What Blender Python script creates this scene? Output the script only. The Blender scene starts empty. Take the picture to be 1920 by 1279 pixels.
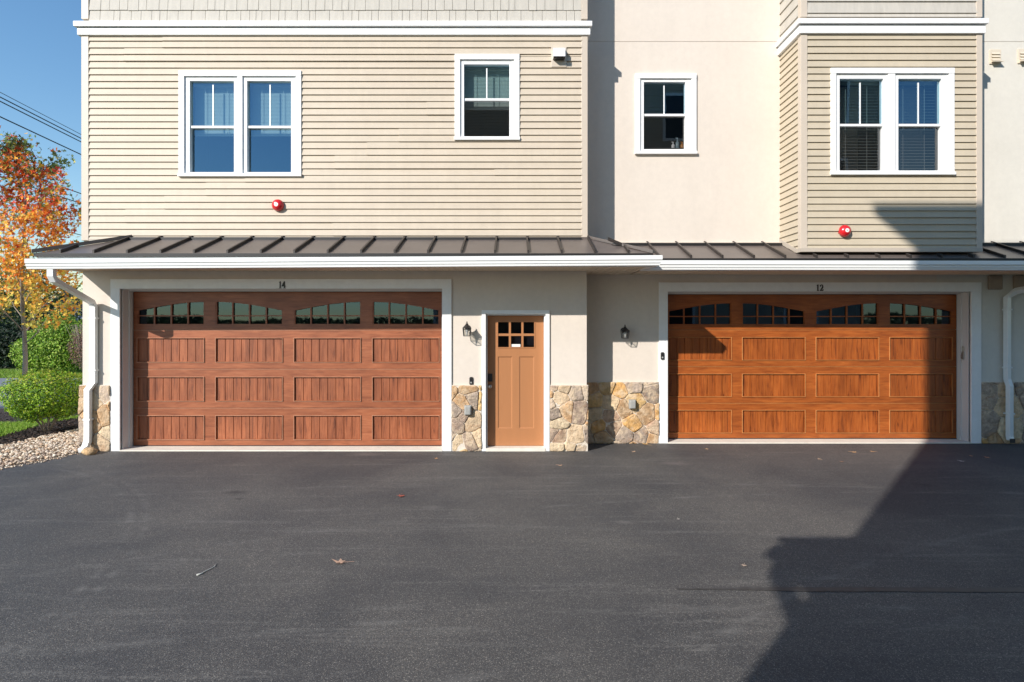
import bpy, math, random
from mathutils import Vector, Matrix, noise as mnoise
R = math.radians
rnd = random.Random(14)

# ------------------------------------------------------------------ camera, sky, sun
sc = bpy.context.scene
F, CX, HZ, CH = 1067.0, 960.0, 612.0, 1.925     # focal length in photo pixels, principal column, horizon row, eye height
cam = bpy.data.cameras.new('camera'); camo = bpy.data.objects.new('camera', cam)
sc.collection.objects.link(camo); sc.camera = camo
cam.sensor_width = 36; cam.lens = F/1920*36; cam.shift_y = -(639.5-HZ)/1920
cam.clip_start = 0.05; cam.clip_end = 3000
camo.location = (0, 0, CH); camo.rotation_euler = (R(90), 0, 0)
SX, SY, SZ = .875, 1.0, -.75                     # way the sunlight travels
sel = math.atan2(-SZ, math.hypot(SX, SY)); saz = math.atan2(-SX, -SY)
w = bpy.data.worlds.new("World"); sc.world = w; w.use_nodes = True
nt = w.node_tree; bg = nt.nodes['Background']
sky = nt.nodes.new('ShaderNodeTexSky'); sky.sky_type = 'NISHITA'; sky.sun_disc = False
sky.sun_elevation = sel; sky.sun_rotation = saz; sky.air_density = 1.3; sky.dust_density = .05; sky.ozone_density = 3.2
hs = nt.nodes.new('ShaderNodeHueSaturation'); hs.inputs['Saturation'].default_value = 1.16; nt.links.new(sky.outputs[0], hs.inputs['Color'])
nt.links.new(hs.outputs[0], bg.inputs[0]); bg.inputs[1].default_value = .15
sun = bpy.data.lights.new('sun', 'SUN'); sun.energy = 5.0; sun.angle = R(.53); sun.color = (1, .94, .87)
suno = bpy.data.objects.new('sun', sun); sc.collection.objects.link(suno)
suno.rotation_euler = Vector((-SX, -SY, -SZ)).to_track_quat('Z', 'Y').to_euler()
suno.location = (-20, -20, 25)
sc.view_settings.view_transform = 'Standard'; sc.view_settings.look = 'None'
sc.view_settings.exposure = .24; sc.view_settings.gamma = 1
sc.cycles.max_bounces = 8; sc.cycles.transparent_max_bounces = 12

# ------------------------------------------------------------------ helpers
col = sc.collection
def X(x, Y): return (x-CX)*Y/F
def Z(y, Y): return CH+(HZ-y)*Y/F
def wpos(o):
    v = Vector((0, 0, 0))
    while o is not None: v += o.location; o = o.parent
    return v
class MB:
    def __init__(s): s.v = []; s.f = []; s.c = []
    def add(s, vs, fs, c=None):
        n = len(s.v); s.v += [tuple(v) for v in vs]; s.f += [tuple(i+n for i in f) for f in fs]
        s.c += [c]*len(fs); return s
    def box(s, x0, x1, y0, y1, z0, z1, c=None):
        return s.add([(x0,y0,z0),(x1,y0,z0),(x1,y1,z0),(x0,y1,z0),(x0,y0,z1),(x1,y0,z1),(x1,y1,z1),(x0,y1,z1)],
            [(0,1,5,4),(1,2,6,5),(2,3,7,6),(3,0,4,7),(4,5,6,7),(3,2,1,0)], c)
    def prism(s, pts, y0, y1, c=None):            # outline in x,z (any order), front at y0
        n = len(pts)
        a = sum(pts[i][0]*pts[(i+1)%n][1]-pts[(i+1)%n][0]*pts[i][1] for i in range(n))
        if a < 0: pts = pts[::-1]
        vs = [(x, y0, z) for x, z in pts]+[(x, y1, z) for x, z in pts]
        fs = [tuple(range(n)), tuple(range(2*n-1, n-1, -1))]
        for i in range(n): j = (i+1) % n; fs.append((i, i+n, j+n, j))
        return s.add(vs, fs, c)
    def extrude(s, prof, axis_pts, c=None):       # prof list of (a,b) offsets: a outward, b up; axis_pts list of (pos, outvec)
        n = len(prof); vs = []
        for p, o in axis_pts:
            for a, b in prof: vs.append((p[0]+o[0]*a, p[1]+o[1]*a, p[2]+b))
        fs = []
        for k in range(len(axis_pts)-1):
            for i in range(n):
                j = (i+1) % n; fs.append((k*n+i, k*n+j, (k+1)*n+j, (k+1)*n+i))
        fs.append(tuple(range(n))[::-1]); m = (len(axis_pts)-1)*n; fs.append(tuple(range(m, m+n)))
        return s.add(vs, fs, c)
    def tube(s, path, rad, n=8, c=None, sq=None):  # swept round or box section
        path = [Vector(p) for p in path]; rad = rad if isinstance(rad, (list, tuple)) else [rad]*len(path)
        rings = []; up = None
        for i, p in enumerate(path):
            d = (path[min(i+1, len(path)-1)]-path[max(i-1, 0)]).normalized()
            if up is None: up = Vector((1, 0, 0)) if abs(d.x) < .8 else Vector((0, 0, 1))
            a = (up-d*up.dot(d)).normalized(); b = d.cross(a); up = a
            if sq:
                hx, hy = sq; rings.append([p+a*sx*hx+b*sy*hy for sx, sy in ((-1,-1),(1,-1),(1,1),(-1,1))])
            else:
                rings.append([p+(a*math.cos(t*2*math.pi/n)+b*math.sin(t*2*math.pi/n))*rad[i] for t in range(n)])
        m = len(rings[0]); vs = [v for r_ in rings for v in r_]; fs = []
        for k in range(len(rings)-1):
            for i in range(m): j = (i+1) % m; fs.append((k*m+i, k*m+j, (k+1)*m+j, (k+1)*m+i))
        fs.append(tuple(range(m))[::-1]); q = (len(rings)-1)*m; fs.append(tuple(range(q, q+m)))
        return s.add(vs, fs, c)
    def lathe(s, c0, axis, prof, n=20, c=None):   # prof (radius, distance along axis)
        ax = Vector(axis).normalized(); a = ax.orthogonal().normalized(); b = ax.cross(a); c0 = Vector(c0)
        vs = []; fs = []
        for r_, h in prof:
            for t in range(n): vs.append(c0+ax*h+(a*math.cos(t*2*math.pi/n)+b*math.sin(t*2*math.pi/n))*r_)
        for k in range(len(prof)-1):
            for i in range(n): j = (i+1) % n; fs.append((k*n+i, k*n+j, (k+1)*n+j, (k+1)*n+i))
        fs.append(tuple(range(n))[::-1]); q = (len(prof)-1)*n; fs.append(tuple(range(q, q+n)))
        return s.add(vs, fs, c)
    def build(s, name, m, parent=None, smooth=False, bevel=0, origin=None, fix=True):
        o0 = wpos(parent) if parent else Vector(origin or (0, 0, 0))
        me = bpy.data.meshes.new(name)
        me.from_pydata([(v[0]-o0.x, v[1]-o0.y, v[2]-o0.z) for v in s.v], [], s.f)
        if any(c is not None for c in s.c):
            at = me.color_attributes.new('Col', 'FLOAT_COLOR', 'CORNER'); buf = []
            for f, c in zip(s.f, s.c):
                c = c or (.5, .5, .5)
                buf += [c[0], c[1], c[2], 1]*len(f)
            at.data.foreach_set('color', buf)
        me.materials.append(m)
        if smooth: me.polygons.foreach_set('use_smooth', [True]*len(s.f))
        if fix:
            import bmesh
            b = bmesh.new(); b.from_mesh(me); bmesh.ops.recalc_face_normals(b, faces=b.faces); b.to_mesh(me); b.free()
        me.update()
        o = bpy.data.objects.new(name, me); col.objects.link(o)
        if parent: o.parent = parent
        else: o.location = o0
        if bevel:
            bv = o.modifiers.new('bevel', 'BEVEL'); bv.width = bevel; bv.segments = 2; bv.limit_method = 'ANGLE'; bv.angle_limit = R(40)
        return o
def empty(name, loc, label, cat, group=None):
    o = bpy.data.objects.new(name, None); col.objects.link(o); o.location = loc; o.empty_display_size = .2
    return tag(o, label, cat, group)
def tag(o, label, cat, group=None):
    o['label'] = label; o['category'] = cat
    if group: o['group'] = group
    return o
def struct(o, kind='structure', label=None, cat=None):
    o['kind'] = kind
    if label: o['label'] = label; o['category'] = cat
    return o
def copy_tree(o, loc, label, parent=None):
    c = o.copy(); col.objects.link(c)
    if parent is None: c.location = loc; c['label'] = label
    else: c.parent = parent
    for ch in [k for k in o.children]: copy_tree(ch, None, None, c)
    return c

# ------------------------------------------------------------------ materials
def newmat(name):
    m = bpy.data.materials.new(name); m.use_nodes = True
    return m, m.node_tree, m.node_tree.nodes['Principled BSDF']
def N(t, typ, **kw):
    n = t.nodes.new(typ)
    for k, v in kw.items(): setattr(n, k, v)
    return n
def coords(t, scale=(1, 1, 1), kind='Object'):
    tc = N(t, 'ShaderNodeTexCoord'); mp = N(t, 'ShaderNodeMapping'); mp.inputs['Scale'].default_value = scale
    t.links.new(tc.outputs[kind], mp.inputs[0]); return mp.outputs[0]
def noise(t, vec, scale, detail=4, rough=.55, dist=0):
    n = N(t, 'ShaderNodeTexNoise'); n.inputs['Scale'].default_value = scale; n.inputs['Detail'].default_value = detail
    n.inputs['Roughness'].default_value = rough; n.inputs['Distortion'].default_value = dist
    t.links.new(vec, n.inputs['Vector']); return n.outputs['Fac']
def ramp(t, fac, stops):
    r = N(t, 'ShaderNodeValToRGB'); e = r.color_ramp.elements
    while len(e) < len(stops): e.new(.5)
    for el, (p, c) in zip(e, stops): el.position = p; el.color = (c[0], c[1], c[2], 1)
    t.links.new(fac, r.inputs[0]); return r.outputs[0]
def mixc(t, fac, a, b, mode='MIX'):
    m = N(t, 'ShaderNodeMix', data_type='RGBA', blend_type=mode)
    for sck, v in ((0, fac), (6, a), (7, b)):
        if hasattr(v, 'links') or hasattr(v, 'is_output'): t.links.new(v, m.inputs[sck])
        elif sck == 0: m.inputs[0].default_value = v
        else: m.inputs[sck].default_value = (v[0], v[1], v[2], 1)
    return m.outputs[2]
def bump(t, p, h, strength, dist=.01):
    b = N(t, 'ShaderNodeBump'); b.inputs['Strength'].default_value = strength; b.inputs['Distance'].default_value = dist
    t.links.new(h, b.inputs['Height']); t.links.new(b.outputs[0], p.inputs['Normal']); return b
def simple(name, c, rough=.55, var=.06, vs=3.0, bs=0, bstr=.2, bd=.003, metal=0, spec=.5, coat=0, stretch=(1, 1, 1)):
    m, t, p = newmat(name); v = coords(t, stretch)
    f = noise(t, v, vs, 5, .6)
    a = tuple(x*(1-var) for x in c); b = tuple(min(1, x*(1+var)) for x in c)
    t.links.new(ramp(t, f, [(.3, a), (.7, b)]), p.inputs['Base Color'])
    p.inputs['Roughness'].default_value = rough; p.inputs['Metallic'].default_value = metal
    p.inputs['Specular IOR Level'].default_value = spec; p.inputs['Coat Weight'].default_value = coat
    if bs: bump(t, p, noise(t, v, bs, 4, .6), bstr, bd)
    return m
M = {}
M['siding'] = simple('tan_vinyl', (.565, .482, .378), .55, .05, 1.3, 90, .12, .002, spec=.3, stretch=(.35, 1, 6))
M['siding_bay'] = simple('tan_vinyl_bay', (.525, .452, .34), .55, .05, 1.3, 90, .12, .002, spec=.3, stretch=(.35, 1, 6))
M['post'] = simple('tan_corner_vinyl', (.57, .49, .40), .5, .03, 2)
M['shake'] = simple('grey_shake', (.50, .465, .405), .7, .08, 6, 60, .5, .003, stretch=(3, 1, .6))
M['stucco'] = simple('stucco', (.675, .60, .52), .9, .035, .9, 260, .35, .003)
M['stucco_side'] = simple('stucco_pale', (.66, .63, .56), .9, .035, .9, 260, .35, .003)
M['white'] = simple('white_trim', (.84, .84, .83), .45, .02, 2, 40, .05, .002)
M['gutter'] = simple('white_aluminium', (.82, .83, .82), .3, .03, 3, spec=.6, stretch=(.3, 1, 3))
M['jamb'] = simple('jamb_vinyl', (.66, .64, .62), .5, .03, 3)
M['soffit'] = simple('soffit_vinyl', (.66, .55, .42), .6, .04, 2)
M['roof'] = simple('bronze_standing_seam', (.155, .128, .113), .38, .10, 2.2, 3, .05, .01, metal=.2, spec=.6)
M['roofseam'] = simple('bronze_seam', (.045, .037, .033), .45, .08, 4, metal=.25)
M['drip'] = simple('black_drip_edge', (.012, .011, .011), .5, .1, 4)
M['flash'] = simple('tan_flashing', (.48, .42, .35), .5, .05, 3)
M['mortar'] = simple('mortar', (.66, .59, .50), .95, .12, 25, 120, .6, .006)
M['door'] = simple('painted_door', (.40, .175, .072), .42, .035, 2.0, 14, .05, .002, stretch=(6, 1, .5))
M['threshold'] = simple('threshold', (.72, .67, .58), .7, .08, 8, 60, .2, .003)
M['black'] = simple('black_metal', (.028, .025, .024), .45, .1, 20, spec=.5)
M['darkplastic'] = simple('dark_plastic', (.02, .02, .022), .3, .05, 20)
M['grey'] = simple('grey_plastic', (.33, .33, .31), .6, .08, 15)
M['nickel'] = simple('satin_nickel', (.5, .47, .42), .3, .05, 10, metal=.9)
M['red'] = simple('red_paint', (.62, .012, .018), .28, .05, 6, coat=.4)
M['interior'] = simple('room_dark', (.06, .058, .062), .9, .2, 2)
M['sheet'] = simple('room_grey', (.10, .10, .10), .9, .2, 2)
M['blind'] = simple('blind_slat', (.55, .56, .52), .5, .03, 3)
M['bark'] = simple('bark', (.30, .25, .20), .9, .3, 9, 30, .7, .02, stretch=(1, 1, .3))
M['barkdark'] = simple('bark_dark', (.10, .085, .07), .9, .3, 9, 30, .7, .02, stretch=(1, 1, .3))
M['wire'] = simple('wire', (.02, .02, .022), .6, .05, 2)
M['pole'] = simple('pole_wood', (.16, .12, .09), .9, .2, 4, 20, .4, .01, stretch=(3, 3, .3))
M['vent'] = simple('tan_vent', (.66, .58, .46), .55, .04, 5)
M['vent_brown'] = simple('brown_vent', (.36, .28, .21), .6, .06, 8)
M['ventwhite'] = simple('white_vent', (.80, .80, .80), .45, .02, 5)
M['sticker'] = simple('sticker', (.8, .8, .78), .5, .03, 30)
M['soap'] = simple('soap_white', (.8, .8, .8), .3, .02, 5)
M['amber'] = simple('amber_bottle', (.5, .2, .03), .2, .05, 5)
M['bluebottle'] = simple('blue_bottle', (.25, .35, .4), .2, .05, 5)
M['farhouse'] = simple('slate_siding', (.16, .22, .32), .8, .06, 2, stretch=(.2, .2, 8))
M['farroof'] = simple('slate_roof', (.06, .07, .09), .9, .2, 3)
M['concrete'] = simple('concrete', (.55, .52, .46), .9, .08, 3, 80, .2, .003)
M['opp'] = simple('opposite_siding', (.52, .45, .35), .6, .05, 1)

def glassmat(name, refl, tint=(.75, .8, .8), rough=.0, waves=0, gc=(.92, .97, 1)):
    m = bpy.data.materials.new(name); m.use_nodes = True; t = m.node_tree; t.nodes.clear()
    out = N(t, 'ShaderNodeOutputMaterial'); mx = N(t, 'ShaderNodeMixShader')
    tr = N(t, 'ShaderNodeBsdfTransparent'); tr.inputs[0].default_value = (*tint, 1)
    gl = N(t, 'ShaderNodeBsdfGlossy'); gl.inputs['Roughness'].default_value = rough; gl.inputs[0].default_value = (*gc, 1)
    fc = N(t, 'ShaderNodeLayerWeight'); fc.inputs['Blend'].default_value = .5
    lw = N(t, 'ShaderNodeMath', operation='POWER'); lw.inputs[1].default_value = 4.0; t.links.new(fc.outputs['Facing'], lw.inputs[0])
    mr = N(t, 'ShaderNodeMath', operation='ADD', use_clamp=True); mr.inputs[1].default_value = refl
    t.links.new(lw.outputs[0], mr.inputs[0]); t.links.new(mr.outputs[0], mx.inputs[0])
    t.links.new(tr.outputs[0], mx.inputs[1]); t.links.new(gl.outputs[0], mx.inputs[2]); t.links.new(mx.outputs[0], out.inputs[0])
    v = coords(t); b = N(t, 'ShaderNodeBump'); b.inputs['Strength'].default_value = .35; b.inputs['Distance'].default_value = .0012+waves
    t.links.new(noise(t, v, 2.6, 1, .4, .4), b.inputs['Height']); t.links.new(b.outputs[0], gl.inputs['Normal'])
    return m
M['glass'] = glassmat('window_glass', .20, (.56, .70, .72), gc=(.45, .74, 1))
M['glass_screen'] = glassmat('window_glass_screened', .10, (.5, .5, .5))
M['blind_dark'] = simple('blind_slat_grey', (.34, .36, .34), .5, .03, 3)
M['glass_garage'] = glassmat('garage_glass', .09, (.35, .35, .35), waves=-.0006, rough=.02, gc=(.45, .72, 1))
M['glass_lamp'] = glassmat('lantern_glass', .12, (.9, .9, .88))
M['glass_door'] = glassmat('door_glass', .02, (.3, .3, .35))

def wood(name, dark, mid, light, vertical):
    m, t, p = newmat(name)
    if not vertical: dark = tuple(a*.45+b_*.55 for a, b_ in zip(dark, mid))
    sc1 = (17, 9, 1.1) if vertical else (1.3, 9, 12)
    v = coords(t, sc1)
    g = noise(t, v, 1.7, 9, .68, 1.2)
    sc2 = (3.0, 3, .9) if vertical else (.9, 3, 3.0)
    g2 = noise(t, coords(t, sc2), 1.6, 4, .6, .6)
    c = ramp(t, g, [(.34, dark), (.47, mid), (.68, light)])
    c2 = ramp(t, g2, [(.35, (.80, .76, .74)), (.65, (1.1, 1.1, 1.1))])
    cc = mixc(t, 1.0, c, c2, 'MULTIPLY')
    if vertical:
        # board-to-board shade inside one panel
        sx = N(t, 'ShaderNodeSeparateXYZ'); t.links.new(coords(t), sx.inputs[0])
        mm = N(t, 'ShaderNodeMath', operation='MULTIPLY'); mm.inputs[1].default_value = 1/.1325; t.links.new(sx.outputs[0], mm.inputs[0])
        fl = N(t, 'ShaderNodeMath', operation='FLOOR'); t.links.new(mm.outputs[0], fl.inputs[0])
        wn = N(t, 'ShaderNodeTexWhiteNoise', noise_dimensions='1D'); t.links.new(fl.outputs[0], wn.inputs['W'])
        cc = mixc(t, 1.0, cc, ramp(t, wn.outputs['Value'], [(0, (.86, .85, .84)), (1, (1.10, 1.08, 1.06))]), 'MULTIPLY')
    t.links.new(cc, p.inputs['Base Color']); p.inputs['Roughness'].default_value = .45
    bump(t, p, g, .25, .003); return m
RD = ((.13, .036, .015), (.30, .090, .034), (.38, .130, .056))
OD = ((.12, .026, .005), (.32, .080, .013), (.41, .118, .022))
M['redwood_v'] = wood('red_brown_grain_v', *RD, True); M['redwood_h'] = wood('red_brown_grain_h', *RD, False)
M['red_edge'] = simple('red_brown_edge_highlight', (.50, .25, .15), .5, .2, 9); M['or_edge'] = simple('orange_edge_highlight', (.55, .24, .08), .5, .2, 9)  # paler edge tones paint in the sun highlight on door mouldings and joints
M['orwood_v'] = wood('orange_grain_v', *OD, True); M['orwood_h'] = wood('orange_grain_h', *OD, False)

def attrmat(name, rough=.7, trans=0, bs=0, bstr=.4, bd=.01, nz=0, nscale=12):
    m, t, p = newmat(name); a = N(t, 'ShaderNodeAttribute', attribute_name='Col')
    c = a.outputs['Color']
    if nz:
        v = coords(t); c = mixc(t, 1.0, c, ramp(t, noise(t, v, nscale, 6, .65), [(.3, (1-nz,)*3), (.7, (1+nz*.6,)*3)]), 'MULTIPLY')
    t.links.new(c, p.inputs['Base Color']); p.inputs['Roughness'].default_value = rough
    if bs: bump(t, p, noise(t, coords(t), bs, 6, .65), bstr, bd)
    if trans:
        out = t.nodes['Material Output']; mx = N(t, 'ShaderNodeMixShader'); tl = N(t, 'ShaderNodeBsdfTranslucent')
        mx.inputs[0].default_value = trans; t.links.new(c, tl.inputs[0]); t.links.new(p.outputs[0], mx.inputs[1])
        t.links.new(tl.outputs[0], mx.inputs[2]); t.links.new(mx.outputs[0], out.inputs[0])
    return m
M['stone'] = attrmat('fieldstone', .85, 0, 22, 1.0, .030, .42, 13)
_t = M['stone'].node_tree; _p = _t.nodes['Principled BSDF']; _l = _p.inputs['Base Color'].links[0].from_socket
_f = ramp(_t, noise(_t, coords(_t), 7, 5, .6, .8), [(.46, (0, 0, 0)), (.66, (.75, .75, .75))])
_c = mixc(_t, _f, _l, (.72, .56, .38)); _f2 = ramp(_t, noise(_t, coords(_t, (1, 1, 1.7)), 4.3, 5, .65, 1.0), [(.56, (0, 0, 0)), (.72, (.6, .6, .6))])
_t.links.new(mixc(_t, _f2, _c, (.40, .20, .09)), _p.inputs['Base Color'])
M['leaf'] = attrmat('leaves', .65, .30)
M['pebble'] = attrmat('pebbles', .8, 0, 60, .3, .004, .15, 40)
M['chip'] = attrmat('mulch_chips', .95)

# asphalt: fine aggregate, pale scuffs, tyre arcs
def asphalt():
    m, t, p = newmat('asphalt'); v = coords(t)
    agg = N(t, 'ShaderNodeTexVoronoi'); agg.inputs['Scale'].default_value = 210; t.links.new(v, agg.inputs['Vector'])
    sx = N(t, 'ShaderNodeSeparateColor'); t.links.new(agg.outputs['Color'], sx.inputs[0])
    c = ramp(t, sx.outputs[0], [(.0, (.042, .041, .042)), (.5, (.065, .063, .062)), (.84, (.098, .094, .090)), (.96, (.17, .16, .145)), (1, (.28, .26, .23))])
    big = noise(t, v, .55, 5, .6, .4)
    c = mixc(t, 1.0, c, ramp(t, big, [(.36, (.76, .77, .80)), (.64, (1.32, 1.28, 1.21))]), 'MULTIPLY')
    st = noise(t, coords(t, (.30, 4.5, 1)), 1.3, 9, .78, .5)
    stf = ramp(t, st, [(.54, (0, 0, 0)), (.64, (.8, .8, .8))])
    fine = ramp(t, noise(t, v, 38, 3, .7), [(.42, (.05, .05, .05)), (.60, (1, 1, 1))])
    fac = mixc(t, 1.0, stf, fine, 'MULTIPLY')
    c = mixc(t, fac, c, (.175, .165, .15))
    for cx, cy, r_ in ((-8.2, 2.9, 5.2), (-8.3, 2.9, 5.42), (2.0, -16.5, 20.4), (1.0, -22.0, 29.0), (-3.0, -34.0, 39.6), (4.5, -9.8, 16.4), (3.2, -6.0, 9.75), (7.5, -3.8, 9.6)):   # faint tyre scuffs
        tc = N(t, 'ShaderNodeVectorMath', operation='DISTANCE'); t.links.new(v, tc.inputs[0]); tc.inputs[1].default_value = (cx, cy, 0)
        a = N(t, 'ShaderNodeMath', operation='SUBTRACT'); a.inputs[1].default_value = r_; t.links.new(tc.outputs['Value'], a.inputs[0])
        b = N(t, 'ShaderNodeMath', operation='ABSOLUTE'); t.links.new(a.outputs[0], b.inputs[0])
        f = ramp(t, b.outputs[0], [(0, (.5, .5, .5)), (.06, (0, 0, 0))])
        f = mixc(t, 1.0, f, ramp(t, noise(t, coords(t, (1, 3, 1)), 1.7, 6, .75), [(.47, (0, 0, 0)), (.66, (1, 1, 1))]), 'MULTIPLY')
        c = mixc(t, f, c, (.20, .19, .175))
    for cx, cy, r_, cc_ in ((-3.2, 6.6, .16, (.030, .029, .030)), (-3.05, 6.35, .07, (.028, .027, .028)), (5.0, 6.9, .13, (.030, .029, .030)), (2.3, 8.0, .22, (.15, .13, .12)), (-.85, 6.05, .12, (.14, .13, .12)), (1.1, 5.6, .10, (.15, .14, .13)), (-2.2, 8.55, .25, (.14, .125, .115))):
        tc = N(t, 'ShaderNodeVectorMath', operation='DISTANCE'); t.links.new(coords(t, (.6, 1, 1)), tc.inputs[0]); tc.inputs[1].default_value = (cx*.6, cy, 0)
        ad = N(t, 'ShaderNodeMath', operation='ADD'); t.links.new(tc.outputs['Value'], ad.inputs[0])
        nn = N(t, 'ShaderNodeMath', operation='MULTIPLY'); nn.inputs[1].default_value = r_*1.3; t.links.new(noise(t, v, 5/r_*.3, 6, .75), nn.inputs[0]); t.links.new(nn.outputs[0], ad.inputs[1])
        c = mixc(t, ramp(t, ad.outputs[0], [(r_*.75, (.7, .7, .7)), (r_*1.35, (0, 0, 0))]), c, cc_)
    t.links.new(c, p.inputs['Base Color']); p.inputs['Roughness'].default_value = .75
    h = noise(t, v, 130, 3, .7); bump(t, p, h, .75, .006); return m
M['asphalt'] = asphalt()
M['road'] = simple('street_asphalt', (.20, .21, .24), .85, .12, .5, 60, .3, .005)
M['seal'] = simple('crack_seal', (.050, .049, .048), .6, .3, 12, 40, .3, .003)
M['lawn'] = simple('lawn_soil', (.10, .16, .03), .95, .35, 2.5, 30, .9, .03)
M['mulch'] = simple('mulch', (.040, .028, .024), .98, .5, 30, 45, 1, .03)
M['gravelbed'] = simple('gravel_bed', (.22, .18, .14), .95, .4, 40, 30, 1, .02)
M['farland'] = simple('field', (.07, .12, .03), .95, .3, .2)

# ------------------------------------------------------------------ ground
def sheet(name, pts, z, m):
    b = MB(); b.add([(x, y, z) for x, y in pts], [tuple(range(len(pts)))]); return struct(b.build(name, m))
sheet('ground', [(-900, -900), (900, -900), (900, 900), (-900, 900)], -.03, M['farland'])
def grid_sheet(name, x0, x1, y0, y1, z, m):
    return sheet(name, [(x0, y0), (x1, y0), (x1, y1), (x0, y1)], z, m)
EDGE = [(-6.62, 9.4), (-6.62, 8.62), (-6.72, 8.1), (-6.97, 7.7), (-7.6, 7.0), (-9, 6.0), (-12, 4.8), (-20, 3.5)]
sheet('driveway', [(40, -30), (40, 9.5), (-6.4, 9.5)]+EDGE[1:]+[(-20, -30)], 0, M['asphalt'])
# lawn, beds, streets beyond the left corner of the house
sheet('lawn', [(-60, 3.2), (-20, 3.49), (-12, 4.79), (-9, 5.99), (-7.7, 6.95), (-8.2, 9.0), (-8.3, 12.6), (-60, 12.6)][::1], -.012, M['lawn'])
sheet('back_lawn', [(-8.3, 10.8), (-4, 10.8), (-4, 12.6), (-8.3, 12.6)], -.012, M['lawn'])
grid_sheet('road', -90, 60, 13.4, 16.9, -.006, M['road'])
grid_sheet('road_verge', -90, 60, 17.05, 17.75, -.008, M['lawn'])
grid_sheet('kerb', -90, 60, 16.9, 17.05, .03, M['concrete'])
grid_sheet('road_far_lane', -90, 60, 17.75, 21.2, -.004, M['road'])
grid_sheet('far_lawn', -90, 60, 21.2, 60, -.010, M['lawn'])
grid_sheet('roadside_mulch', -90, -4, 12.6, 13.4, -.002, M['mulch'])
def band(p0, p1, q0, q1, n=12):
    pass
# crack seal strip across the driveway on the right
b = MB(); a0 = []; a1 = []
for i in range(60):
    x = X(1270, 4.15)+i*.16; yy = 4.17-.028*math.sin(min(i, 30)/30*1.5)+.012*mnoise.noise(Vector((x*2, 0, 0)))
    hw = .036*min(1, .25+i/8)+.006*mnoise.noise(Vector((x*5, 3, 0))); a0.append((x, yy-hw, .004)); a1.append((x, yy+hw, .004))
n = len(a0); b.add(a0+a1, [(i, i+1, n+i+1, n+i) for i in range(n-1)]); struct(b.build('crack_sealant', M['seal']))

# ------------------------------------------------------------------ townhouse 14 and 12
Y14, Y12, YB = 8.8, 9.38, 8.70
XL, XC = -6.64, 1.155
h14 = empty('townhouse', (XL, Y14, 0), 'left townhouse with long tan lap siding, red-brown garage door and an orange entry door', 'house')
h12 = empty('townhouse', (XC, Y12, 0), 'recessed cream stucco townhouse with a boxy tan bay over an orange-brown garage door', 'house')

def wall(parent, name, m, x0, x1, z0, z1, y, holes=(), th=.2, depth=None):
    xs = sorted({x0, x1, *[h[0] for h in holes], *[h[1] for h in holes]}); zs = sorted({z0, z1, *[h[2] for h in holes], *[h[3] for h in holes]})
    xs = [x for x in xs if x0 <= x <= x1]; zs = [z for z in zs if z0 <= z <= z1]
    b = MB()
    def solid(i, k):
        if i < 0 or k < 0 or i >= len(xs)-1 or k >= len(zs)-1: return False
        cx, cz = (xs[i]+xs[i+1])/2, (zs[k]+zs[k+1])/2
        return not any(h[0] < cx < h[1] and h[2] < cz < h[3] for h in holes)
    for i in range(len(xs)-1):
        for k in range(len(zs)-1):
            if not solid(i, k): continue
            a, c, d, e = xs[i], xs[i+1], zs[k], zs[k+1]; y1 = y+th
            b.add([(a,y,d),(c,y,d),(c,y,e),(a,y,e)], [(0,1,2,3)]); b.add([(a,y1,d),(c,y1,d),(c,y1,e),(a,y1,e)], [(3,2,1,0)])
            if not solid(i-1, k): b.add([(a,y,d),(a,y,e),(a,y1,e),(a,y1,d)], [(0,1,2,3)])
            if not solid(i+1, k): b.add([(c,y,d),(c,y1,d),(c,y1,e),(c,y,e)], [(0,1,2,3)])
            if not solid(i, k-1): b.add([(a,y,d),(a,y1,d),(c,y1,d),(c,y,d)], [(0,1,2,3)])
            if not solid(i, k+1): b.add([(a,y,e),(c,y,e),(c,y1,e),(a,y1,e)], [(0,1,2,3)])
    return b.build(name, m, parent, fix=False)

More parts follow.
